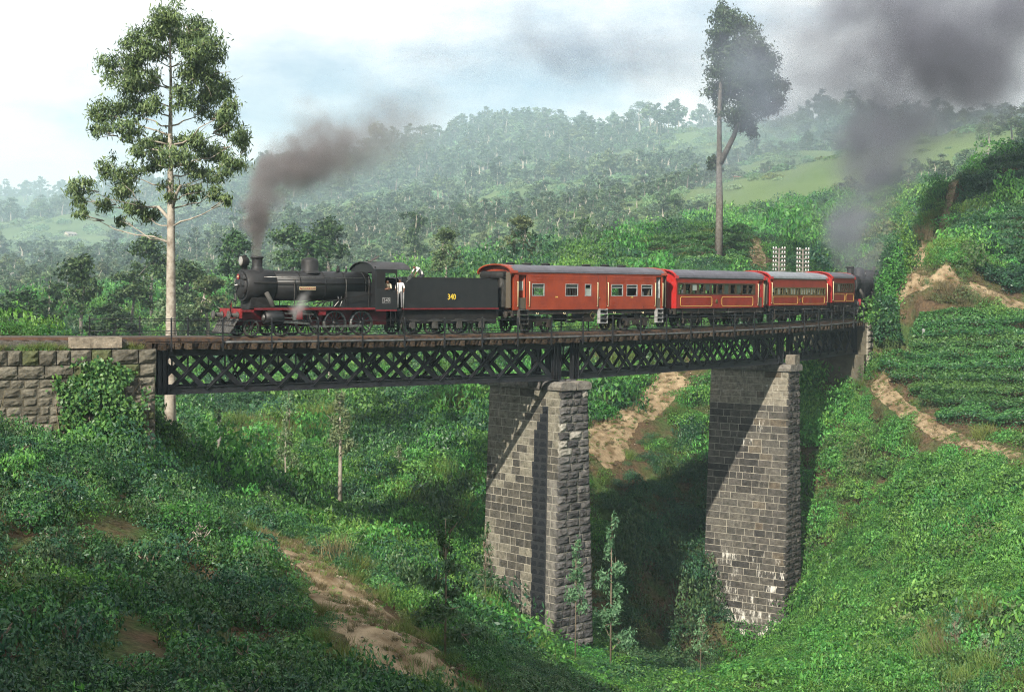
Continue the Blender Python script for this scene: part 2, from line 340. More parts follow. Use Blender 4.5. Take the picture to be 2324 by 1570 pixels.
_far = (RR[:, :-1] > 185).reshape(-1); me.polygons.foreach_set('material_index', np.r_[_far, np.zeros(len(tris), bool)].astype(np.int32))
tag(link('ground', me), kind='structure')
# ================================================================ bridge
iron = M('bridge_iron', (.009, .011, .015), .5, .0, col2=(.018, .018, .02), scale=2.2, bump=.25, bscale=14, spec=.45, rnd=.25)
iron_r = M('rusty_iron', (.10, .055, .03), .8, .0, col2=(.03, .028, .028), scale=5, bump=.3, bscale=20)
timber = M('sleeper_timber', (.085, .058, .036), .9, col2=(.025, .022, .02), scale=6, bump=.4, bscale=25, rnd=.45, spec=.1)
rail_m = M('rail_rust', (.16, .085, .05), .6, .1, col2=(.07, .045, .035), scale=3)
rail_top = M('rail_head', (.3, .27, .25), .35, .8)
pipe_m = M('grey_pipe', (.13, .14, .14), .5, .2, col2=(.06, .06, .065), scale=4)
NP_ = 12
def girder_span(a, b, label, npan, bend=.3):
    A, B = T(a), T(b); d = (B - A); Ls = Vector((d.x, d.y, 0)).length; rz = math.atan2(d.y, d.x); slope = d.z / Ls
    root = empty('lattice_girder_span', A, rz, label, 'bridge span', 'lattice girder spans carrying the line')
    root.rotation_euler = (0, -math.atan(slope), rz)
    z0, z1 = -2.9, -.64; hh = z1 - z0
    pw = (Ls - 1.3) / npan; x0 = .65
    dg = {}
    def shared(key, fn, nm):
        if key not in dg: dg[key] = fn().mesh(nm, iron)
        return dg[key]
    for gi, y in enumerate((-1.0 - bend, 1.0 - bend)):
        out = -1 if gi == 0 else 1
        m = MB(); m.bb(.0, Ls, y - .2, y + .2, z1 - .03, z1); m.bb(0, Ls, y - .012, y + .012, z1 - .34, z1 - .03); m.bb(0, Ls, y + out * .012, y + out * .1, z1 - .34, z1 - .325); m.bb(0, Ls, y + out * .012, y + out * .11, z1 - .05, z1 - .03)
        m.build('top_chord', iron, root)
        m = MB(); m.bb(.0, Ls, y - .2, y + .2, z0, z0 + .03); m.bb(0, Ls, y - .012, y + .012, z0 + .03, z0 + .36); m.bb(0, Ls, y + out * .012, y + out * .1, z0 + .345, z0 + .36); m.bb(0, Ls, y + out * .012, y + out * .11, z0 + .03, z0 + .05)
        m.build('bottom_chord', iron, root)
        for x in (0, Ls):
            sg = 1 if x == 0 else -1
            m = MB(); m.bb(x + sg * .02, x + sg * .62, y - .03, y + .03, z0 + .03, z1 - .03); m.bb(x + sg * .02, x + sg * .05, y - .17, y + .17, z0 + .03, z1 - .03); m.bb(x + sg * .55, x + sg * .58, y - .14, y + .14, z0 + .03, z1 - .03); m.bb(x + sg * .3, x + sg * .32, y - .1, y + .1, z0 + .03, z1 - .03)
            m.build('end_post', iron, root)
        def d1():
            q = MB(); q.bar((0, 0, z0 + .2), (pw, 0, z1 - .2), .02, .24); q.bar((0, -.05, z0 + .2), (pw, -.05, z1 - .2), .08, .02); return q
        def d2():
            q = MB(); q.bar((0, 0, z1 - .2), (pw, 0, z0 + .2), .02, .27); return q
        def vt():
            q = MB(); q.bb(-.035, .035, -.045, .045, -1.77, z1 - .3); return q
        for i in range(npan):
            x = x0 + i * pw
            link('diagonal', shared('a', d1, 'diagonal'), root, (x, y - .03, 0))
            link('diagonal', shared('b', d2, 'diagonal'), root, (x, y + .035, 0))
            link('vertical', shared('v', vt, 'vertical'), root, (x + pw / 2, y, 0))
    def xb():
        q = MB(); q.bar((0, -1 - bend + .05, z0 + .3), (0, 1 - bend - .05, z1 - .3), .08, .08); q.bar((.05, -1 - bend + .05, z1 - .3), (.05, 1 - bend - .05, z0 + .3), .08, .08); q.bb(-.04, .04, -1 - bend + .05, 1 - bend - .05, z0 + .36, z0 + .46); return q
    def lb():
        q = MB(); q.bar((0, -1 - bend + .1, z0 + .06), (pw * 2, 1 - bend - .1, z0 + .06), .1, .03); return q
    for i in range(0, npan + 1, 2):
        link('cross_brace', shared('x', xb, 'cross_brace'), root, (x0 + i * pw, 0, 0))
        if i + 2 <= npan: link('lateral_brace', shared('l', lb, 'lateral_brace'), root, (x0 + i * pw, 0, 0))
    return root
girder_span(.15, 25.95, 'black lattice girder span between the ivy-grown abutment and the first stone pier', 12)
girder_span(26.65, 51.1, 'black lattice girder span between the two stone piers', 12)
girder_span(51.9, 66.6, 'shaded black lattice girder span from the far pier to the right-hand bank', 7)
m = MB()
# ---------------------------------------------------------------- track
track = empty('railway_track', T(0), 0, 'curved single railway track on timber sleepers crossing the gorge', 'railway track')
tinv = Matrix.Translation(-T(0))
def strip(name, mat, s0, s1, n0, n1, z0, z1, parent, ds=1.0, ref=None):
    """a bar of rectangular section bent along the line"""
    k = max(2, int((s1 - s0) / ds) + 1); v = []; f = []; o = ref or T(0)
    for i in range(k):
        s = s0 + (s1 - s0) * i / (k - 1)
        for n, z in ((n0, z0), (n1, z0), (n1, z1), (n0, z1)): v.append(T(s, n, z) - o)
    for i in range(k - 1):
        for q in range(4): f.append((i * 4 + q, i * 4 + (q + 1) % 4, (i + 1) * 4 + (q + 1) % 4, (i + 1) * 4 + q))
    f += [(3, 2, 1, 0), tuple((k - 1) * 4 + q for q in range(4))]
    return MB().add(v, f).build(name, mat, parent)
for n in (-.84, .84):
    r = strip('rail', rail_m, -40, 120, n - .035, n + .035, -.13, -.03, track)
    strip('rail_head', rail_top, -40, 120, n - .036, n + .036, -.03, .0, r)
    strip('rail_foot', rail_m, -40, 120, n - .07, n + .07, -.155, -.13, r)
for n in (-.55, .55): strip('guard_rail', iron_r, -3, 68, n - .03, n + .03, -.15, -.03, track)
for n in (-1.5, 1.5):
    strip('edge_timber', timber, -1.5, 67.5, n - .12, n + .12, -.30, -.12, track)
    strip('angle_iron', iron_r, -1.5, 67.5, n + (.12 if n > 0 else -.15), n + (.15 if n > 0 else -.12), -.3, -.08, track)
for n in (-.84, .84): strip('rail_timber', iron_r, -1.5, 67.5, n - .15, n + .15, -.31, -.157, track)
sm = MB(); sm.bb(-.125, .125, -2.0, 2.0, -.62, -.315); sm = sm.mesh('sleeper', timber)
s = -.9
rs = random.Random(3)
while s < 67.4:
    loc, rz = frame(s); o = link('sleeper', sm, track, loc - T(0), (rs.uniform(-.02, .02), 0, rz + rs.uniform(-.03, .03)), (rs.uniform(.85, 1.15), rs.uniform(.97, 1.03), rs.uniform(.95, 1.02))); s += .67
sm2 = MB(); sm2.bb(-.125, .125, -1.35, 1.35, -.4, -.16); sm2 = sm2.mesh('sleeper', timber)
for s in list(np.arange(-1.6, -22, -.72)) + list(np.arange(68.2, 78, .72)):
    loc, rz = frame(s); link('sleeper', sm2, track, loc - T(0), (0, 0, rz))
pts = [T(s, 1.93, -.26) - T(0) for s in np.arange(3.5, 66, 1.0)]
MB().tube(pts, .065, 8).build('water_pipe', pipe_m, track)
strip('ballast', M('ballast', (.16, .145, .12), .95, col2=(.07, .065, .06), scale=12, bump=1, bscale=40), -38, -1.2, -1.7, 1.7, -.6, -.2, track)
# ---------------------------------------------------------------- railings
def railing(n, label):
    root = empty('bridge_railing', T(0), 0, label, 'railing', 'iron railings along the bridge')
    pm = MB(); pm.bb(-.035, .035, -.035, .035, -.72, .9); pm.lathe((0, 0, .9), (0, 0, 1), [(0, .05), (.03, .055), (.07, .03), (.09, .0)], 8); pm.bb(-.05, .05, -.05, .05, -.45, -.35); pm = pm.mesh('post', iron)
    brk = MB(); brk.bar((0, 0, -.55), (0, .45, -.35), .05, .05); brk = brk.mesh('bracket', iron)
    s = -2.2 if n < 0 else .8
    while s < 67.5:
        loc, rz = frame(s, n); p = link('post', pm, root, loc - T(0), (0, 0, rz)); s += 2.62
        link('bracket', brk, p, None, (0, 0, 0 if n > 0 else math.pi))
    for z in (.83, .2):
        MB().tube([T(q, n, z) - T(0) for q in np.arange(-2.2 if n < 0 else -.9, 67.6, 1.2)], .022, 6).build('rail_bar', iron, root)
railing(2.05, 'thin black iron railing along the near edge of the bridge')
railing(-2.05, 'thin black iron railing along the far edge behind the train')
# ================================================================ stone work
def stonemat():
    m = bpy.data.materials.new('stone'); m.use_nodes = True; t = m.node_tree; b = t.nodes['Principled BSDF']; N = t.nodes.new; Lk = t.links.new
    b.inputs['Roughness'].default_value = .9; b.inputs['Specular IOR Level'].default_value = .2
    oi = N('ShaderNodeObjectInfo'); ge = N('ShaderNodeNewGeometry')
    nz = N('ShaderNodeTexNoise'); nz.inputs['Scale'].default_value = 3.2; nz.inputs['Detail'].default_value = 8; nz.inputs['Roughness'].default_value = .65; Lk(ge.outputs['Position'], nz.inputs['Vector'])
    mr = N('ShaderNodeMapRange'); mr.inputs['From Min'].default_value = .3; mr.inputs['From Max'].default_value = .7; mr.inputs['To Min'].default_value = .45; mr.inputs['To Max'].default_value = 1.5; Lk(nz.outputs[0], mr.inputs[0])
    vm = N('ShaderNodeVectorMath'); vm.operation = 'SCALE'; Lk(oi.outputs['Color'], vm.inputs[0]); Lk(mr.outputs[0], vm.inputs['Scale'])
    # lime streaks: alpha says how much of the stone they cover
    mp2 = N('ShaderNodeMapping'); mp2.inputs['Scale'].default_value = (4, 4, .9); Lk(ge.outputs['Position'], mp2.inputs['Vector'])
    n2 = N('ShaderNodeTexNoise'); n2.inputs['Scale'].default_value = 1.0; n2.inputs['Detail'].default_value = 7; n2.inputs['Roughness'].default_value = .7; Lk(mp2.outputs[0], n2.inputs['Vector'])
    ad = N('ShaderNodeMath'); ad.operation = 'ADD'; Lk(n2.outputs[0], ad.inputs[0]); Lk(oi.outputs['Alpha'], ad.inputs[1])
    m2 = N('ShaderNodeMapRange'); m2.inputs['From Min'].default_value = .98; m2.inputs['From Max'].default_value = 1.1; Lk(ad.outputs[0], m2.inputs[0])
    mx = N('ShaderNodeMix'); mx.data_type = 'RGBA'; mx.inputs['B'].default_value = (.62, .6, .54, 1); Lk(m2.outputs[0], mx.inputs['Factor']); Lk(vm.outputs[0], mx.inputs['A']); Lk(mx.outputs['Result'], b.inputs['Base Color'])
    n3 = N('ShaderNodeTexNoise'); n3.inputs['Scale'].default_value = 9; n3.inputs['Detail'].default_value = 6; Lk(ge.outputs['Position'], n3.inputs['Vector'])
    bp = N('ShaderNodeBump'); bp.inputs['Strength'].default_value = .7; bp.inputs['Distance'].default_value = .06; Lk(n3.outputs[0], bp.inputs['Height']); Lk(bp.outputs[0], b.inputs['Normal'])
    return m
stone = stonemat()
mortar = M('mortar', (.42, .39, .32), .95, col2=(.22, .21, .18), scale=1.3, bump=.3, bscale=10, spec=.1)
mortar_d = M('old_mortar', (.14, .125, .09), .95, col2=(.07, .065, .05), scale=1.3, bump=.3, bscale=10, spec=.1)
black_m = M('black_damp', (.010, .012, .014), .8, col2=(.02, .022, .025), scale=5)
def stone_proto(rough, seed):
    r = random.Random(seed); n = 5; v = []; f = []
    for j in range(n):
        for i in range(n):
            x = -.5 + i / (n - 1); z = -.5 + j / (n - 1); e = i in (0, n - 1) or j in (0, n - 1)
            dep = 0.0 if e else (-.5 - r.random() * .5 if rough else -.16 - r.random() * .1)
            if not e: x += r.uniform(-.05, .05); z += r.uniform(-.06, .06)
            v.append((x * (1 if not e else 1), dep, z))
    for j in range(n - 1):
        for i in range(n - 1): f.append((j * n + i, j * n + i + 1, (j + 1) * n + i + 1, (j + 1) * n + i))
    b = len(v); ring = [i for i in range(n)] + [j * n + n - 1 for j in range(1, n)] + [(n - 1) * n + i for i in range(n - 2, -1, -1)] + [j * n for j in range(n - 2, 0, -1)]
    for i in ring: v.append((v[i][0], 1.0, v[i][2]))
    for k in range(len(ring)): k2 = (k + 1) % len(ring); f.append((ring[k2], ring[k], b + k, b + k2))
    me = mesh_from('stone', v, f, [stone]); return me
SM_FLAT = [stone_proto(False, i) for i in range(5)]; SM_ROCK = [stone_proto(True, 50 + i) for i in range(10)]
def put_stone(parent, loc, rz, L_, D_, H_, rough, col, r, lean=0.0):
    me = r.choice(SM_ROCK if rough else SM_FLAT); o = bpy.data.objects.new('stone', me); COL.objects.link(o); o.parent = parent
    o.location = loc; o.rotation_euler = (lean, 0, rz); o.scale = (L_ * (1 if r.random() < .5 else -1) if False else L_, D_, H_); o.color = col; return o
def lerp(a, b, t): return tuple(x + (y - x) * t for x, y in zip(a, b))
def row(a, b, lo, hi, r):
    """split a..b into stone lengths"""
    out = []; x = a
    while x < b - .01:
        w = r.uniform(lo, hi)
        if b - (x + w) < lo * .7: w = b - x
        out.append((x, min(x + w, b))); x += w
    return out
def pier(s, w0, zb, label, course, mode):
    r = random.Random(int(s)); loc, rz = frame(s); root = empty('stone_pier', loc, rz, label, 'bridge pier', 'stone piers under the bridge')
    zt = -3.5; bt = .034; yn, yf = -2.05, 4.4
    hw = lambda z: w0 / 2 + bt * (zt - z); ey = lambda z: .008 * (zt - z)
    v = []
    for z in (zb, zt):
        h = hw(z); v += [(-h, yn - ey(z), z), (h, yn - ey(z), z), (h, yf + ey(z), z), (-h, yf + ey(z), z)]
    MB().add(v, [(0, 1, 5, 4), (1, 2, 6, 5), (2, 3, 7, 6), (3, 0, 4, 7), (4, 5, 6, 7), (3, 2, 1, 0)]).build('core', mortar, root)
    z = zt; k = 0; lean = math.atan(bt)
    while z > zb + .2:
        ch = course * r.uniform(.93, 1.07); zc = z - ch / 2; h = hw(zc); j = .036; t = (zt - zc) / (zt - zb)
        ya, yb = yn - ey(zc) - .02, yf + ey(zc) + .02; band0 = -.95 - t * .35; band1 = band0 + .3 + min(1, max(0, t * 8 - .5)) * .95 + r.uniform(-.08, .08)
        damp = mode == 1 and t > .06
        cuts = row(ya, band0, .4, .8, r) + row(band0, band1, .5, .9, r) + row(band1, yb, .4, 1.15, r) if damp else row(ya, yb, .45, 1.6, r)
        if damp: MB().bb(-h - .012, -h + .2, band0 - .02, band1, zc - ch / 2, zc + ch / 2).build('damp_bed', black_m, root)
        for (a, b) in cuts:       # long face looking left
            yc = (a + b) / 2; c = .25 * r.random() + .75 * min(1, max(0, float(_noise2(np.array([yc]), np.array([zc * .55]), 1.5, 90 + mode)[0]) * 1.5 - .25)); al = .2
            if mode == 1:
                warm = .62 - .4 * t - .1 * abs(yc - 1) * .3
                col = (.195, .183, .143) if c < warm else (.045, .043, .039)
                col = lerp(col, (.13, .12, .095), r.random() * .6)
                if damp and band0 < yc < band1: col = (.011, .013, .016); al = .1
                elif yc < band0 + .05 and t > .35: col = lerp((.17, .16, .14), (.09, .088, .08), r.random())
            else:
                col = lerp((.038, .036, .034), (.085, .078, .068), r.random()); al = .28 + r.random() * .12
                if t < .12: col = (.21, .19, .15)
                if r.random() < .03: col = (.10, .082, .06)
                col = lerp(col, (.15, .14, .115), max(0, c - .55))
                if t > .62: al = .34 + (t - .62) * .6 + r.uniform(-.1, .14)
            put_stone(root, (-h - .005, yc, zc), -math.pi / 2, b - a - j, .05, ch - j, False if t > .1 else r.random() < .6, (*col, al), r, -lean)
        for (a, b) in row(-h - .03, h + .03, .5, 1.15, r):                           # near end
            xc = (a + b) / 2; col = lerp((.05, .049, .05), (.12, .115, .11), r.random() ** 1.6); al = .22
            if mode == 1 and t < .25 and r.random() < .4: col = (.28, .265, .23)
            if mode == 2: col = lerp((.03, .029, .028), (.085, .08, .072), r.random())
            put_stone(root, (xc, yn - ey(zc), zc), 0, b - a - j, .15, ch - j, True, (*col, al), r, -.008)
        z -= ch; k += 1
    # cap stones, rounded
    cs = (.7, .95, 1.1, 1.2); y = yn - .22; i = 0
    capm = []
    for q in range(3):
        mb = MB(); prof = [(-.5, -.1), (-.46, .3), (-.3, .5), (.3, .5), (.46, .3), (.5, -.1), (.46, -.5), (-.46, -.5)]
        mb.prism(prof, -.5, .5, 0); me_ = mb.mesh('cap_stone', stone); capm.append(me_)
    hb = hw(zt) + .2
    while y < yf + .2:
        w = r.uniform(.7, 1.3)
        for sx in (-1, 1):
            o = link('cap_stone', capm[i % 3], root, (sx * hb / 2, y + w / 2, zt + .27), None, (hb - .02, w - .04, .5)); o.color = (*lerp((.10, .095, .09), (.24, .22, .19), r.random()), .3)
        y += w; i += 1
    for sx in (-1, 1):
        o = link('bearing_block', capm[0], root, (sx * .45, -1.15 if True else 0, zt + .56), None, (.5, .7, .12)); o.color = (.1, .1, .1, 0)
        o = link('bearing_block', capm[0], root, (sx * .45, .85, zt + .56), None, (.5, .7, .12)); o.color = (.1, .1, .1, 0)
    if mode == 2:
        for (x, y, w) in ((.1, -1.85, .8), (.62, -1.75, .35)):
            o = link('cap_stone', capm[1], root, (x, y, zt + .86), None, (w, .75, .72)); o.color = (.17, .15, .12, .3)
    return root
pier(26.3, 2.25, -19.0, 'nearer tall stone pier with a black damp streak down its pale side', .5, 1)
pier(51.5, 1.7, -26.0, 'farther tall dark stone pier with white lime streaks near its foot', .51, 2)
# ---------------------------------------------------------------- abutments
def arcwall(root, o, s0, s1, n, zt, zb, courses, col_fn, r, proud=.08, rough=True, lo=.6, hi=1.5):
    z = zt
    for ch in courses:
        if z < zb: break
        for (a, b) in row(s0, s1, lo, hi, r):
            sc = (a + b) / 2; l, rz = frame(sc, n); q = l - o; q.z = z - ch / 2
            put_stone(root, q, rz, b - a - .04, proud * (1.5 if ch > .6 else 1), ch - .04, rough, (*col_fn(sc, z), .2), r)
        z -= ch
def corebox(root, o, s0, s1, n0, n1, z0, z1, mat):
    strip('core', mat, s0, s1, n0, n1, z0, z1, root, 2.0, o)
r = random.Random(11)
o = T(0); ab = empty('stone_abutment', o, 0, 'mossy stone abutment wall grown over with a climbing plant, left end of bridge', 'abutment', 'stone abutments of the bridge')
oo = Vector((o.x, o.y, 0)); ab.location = oo
corebox(ab, oo + Vector((0, 0, 0)), -30, -.1, -3.8, 2.32, -10.5, -.62, mortar_d)
def c_ab(s, z):
    return lerp((.085, .078, .06), (.175, .162, .128), r.random()) if r.random() > .14 else (.085, .095, .045)
arcwall(ab, oo, -30, -.05, 2.46, -.44, -2, [.72], c_ab, r, .1, True, .6, 1.4)
arcwall(ab, oo, -30, -.05, 2.40, -1.16, -2.2, [.62], c_ab, r, .1, True, .8, 1.6)
arcwall(ab, oo, -30, -.12, 2.32, -1.82, -10.3, [.42, .46, .4, .44, .4, .42, .46, .4, .42, .4, .42, .44, .4, .42, .4, .42, .4, .4, .4], c_ab, r, .1, True, .4, .95)
strip('string_course', mortar_d, -30, -.1, 2.3, 2.40, -1.83, -1.76, ab, 2.0, oo)
b_ = MB(); b_.bb(-1.2, 1.2, -.35, .35, 0, .52); q, rz = frame(-2.9, 2.1); o2 = link('parapet_block', b_.mesh('parapet_block', stone), ab, q - oo - Vector((0, 0, .5)), (0, 0, rz)); o2.color = (.26, .22, .17, .25)
o = T(67); ab2 = empty('stone_abutment', Vector((o.x, o.y, 0)), 0, 'rough grey stone abutment stepping down the right-hand bank under the train', 'abutment', 'stone abutments of the bridge')
oo = Vector((o.x, o.y, 0))
corebox(ab2, oo, 66.75, 75, -4.2, 2.3, -11, -.35, mortar_d)
arcwall(ab2, oo, 66.7, 69.6, 2.32, -.1, -8, [.5, .48, .5, .55, .5, .5, .5, .5, .5, .5], lambda s, z: lerp((.16, .15, .125), (.34, .31, .26), r.random()), r, .14, True, .6, 1.3)
z = -3.0; hd = Thead(66.75)
for k in range(15):
    for (a, b) in row(-2.3, 4.2, .6, 1.4, r):
        q = T(66.74, -(a + b) / 2) - oo; q.z = z - .25
        put_stone(ab2, q, hd - math.pi / 2, b - a - .04, .1, .46, True, (*lerp((.05, .05, .05), (.13, .12, .1), r.random()), .2), r)  # darker stone colours paint in the shadow on this face
    z -= .5
strip('bearing_shelf', mortar_d, 66.1, 66.8, -4.1, 2.2, -3.3, -3.0, ab2, .5, oo)
corebox(ab2, oo, 66.05, 66.72, -4.1, 2.2, -11, -3.3, mortar_d)
# ================================================================ train
blk = M('loco_black', (.008, .009, .011), .5, .0, col2=(.016, .016, .017), scale=1.6, bump=.08, bscale=8, spec=.5)
blk2 = M('sooty_black', (.008, .008, .009), .75, .0, col2=(.018, .017, .016), scale=3, bump=.2, bscale=12, spec=.35)
grey_sb = M('smokebox_grey', (.024, .024, .026), .6, .0, col2=(.012, .012, .013), scale=2.2, bump=.15, bscale=10, spec=.4)
red_b = M('buffer_red', (.26, .022, .024), .5, col2=(.14, .016, .018), scale=3)
red_v = M('valance_red', (.19, .012, .018), .5, col2=(.1, .01, .013), scale=3)
steel = M('bright_steel', (.3, .3, .29), .4, .8, col2=(.1, .095, .09), scale=6)
lamp_g = M('lamp_glass', (.26, .25, .23), .12, .0, spec=.8)
cream = M('cream_paint', (.62, .55, .33), .5)
pale = M('pale_grey_paint', (.36, .365, .36), .6, col2=(.2, .2, .2), scale=5)
yellow = M('yellow_paint', (.75, .55, .06), .5)
c_red1 = M('carriage_vermilion', (.33, .05, .015), .5, col2=(.22, .03, .012), scale=1.0, bump=.05, bscale=6, spec=.45)
c_red2 = M('carriage_crimson', (.28, .024, .013), .45, col2=(.19, .016, .01), scale=1.0, bump=.05, bscale=6, spec=.45)
c_red3 = M('carriage_end_red', (.42, .02, .018), .45, col2=(.32, .016, .014), scale=1.5)
roof_m = M('roof_grey', (.12, .12, .145), .55, col2=(.075, .075, .09), scale=1.4, bump=.25, bscale=9)
roof_l = M('roof_pale', (.26, .28, .31), .5, col2=(.17, .18, .2), scale=1.4, bump=.2, bscale=9)
brown = M('window_band_brown', (.06, .035, .016), .55, col2=(.035, .022, .012), scale=3)
olive = M('window_band_olive', (.12, .095, .035), .6, col2=(.07, .055, .022), scale=3)
gold = M('gold_lining', (.68, .48, .12), .45)
inside = M('carriage_inside', (.09, .075, .055), .8)
glass = M('window_glass', (.05, .06, .065), .06, .0, spec=.9)
frost = M('frosted_glass', (.32, .36, .33), .4)
undf = M('underframe_dirt', (.022, .019, .017), .8, col2=(.05, .042, .035), scale=4, bump=.3, bscale=16, spec=.2)
grime = M('grimy_grey', (.075, .072, .067), .7, col2=(.035, .033, .03), scale=5, bump=.2, bscale=14)
coal_m = M('coal', (.01, .01, .011), .5, col2=(.022, .022, .024), scale=7, bump=1, bscale=10)
def text_part(name, s, mat, parent, loc, size, rot=(math.pi / 2, 0, 0), ext=.006, sx=1.0):
    cu = bpy.data.curves.new('txt', 'FONT'); cu.body = s; cu.size = size; cu.extrude = ext; cu.align_x = 'CENTER'; cu.align_y = 'CENTER'; cu.resolution_u = 2; cu.offset = size * .012
    to = bpy.data.objects.new('txt', cu); COL.objects.link(to); bpy.context.view_layer.update()
    me = bpy.data.meshes.new_from_object(to.evaluated_get(bpy.context.evaluated_depsgraph_get())); bpy.data.objects.remove(to); me.materials.clear(); me.materials.append(mat); me.name = name
    return link(name, me, parent, loc, rot, (sx, 1, 1))
def wheel_meshes(r, spokes, key, c_sp):
    w = MB(); ax = (0, 1, 0)
    w.lathe((0, -.065, 0), ax, [(0, r - .1), (0, r), (.1, r), (.13, r + .028), (.13, r - .1)], 32, cap=(False, False)); rim = w.mesh('tyre', steel if key == 's' else grime)
    h = MB(); h.lathe((0, -.09, 0), ax, [(0, .0), (0, .12), (.16, .12), (.16, 0)], 14)
    for i in range(spokes):
        a = 2 * math.pi * i / spokes; h.bar((.08 * math.cos(a), 0, .08 * math.sin(a)), ((r - .09) * math.cos(a), 0, (r - .09) * math.sin(a)), .05, .05, up=(0, 1, 0))
    sp = h.mesh('spokes', c_sp)
    return rim, sp
WD = wheel_meshes(.69, 14, 's', blk); WB = wheel_meshes(.46, 10, 'g', blk2); WT = wheel_meshes(.5, 11, 'g', blk2); WC = wheel_meshes(.46, 8, 'g', undf)
def wheel(parent, W, x, y, r):
    a = link('wheel', W[1], parent, (x, y, r), (0, random.random() * 3, 0)); b = link('tyre', W[0], a); return a
def copy_tree(o, parent=None):
    c = o.copy(); COL.objects.link(c); c.parent = parent
    for ch in list(o.children): copy_tree(ch, c)
    return c
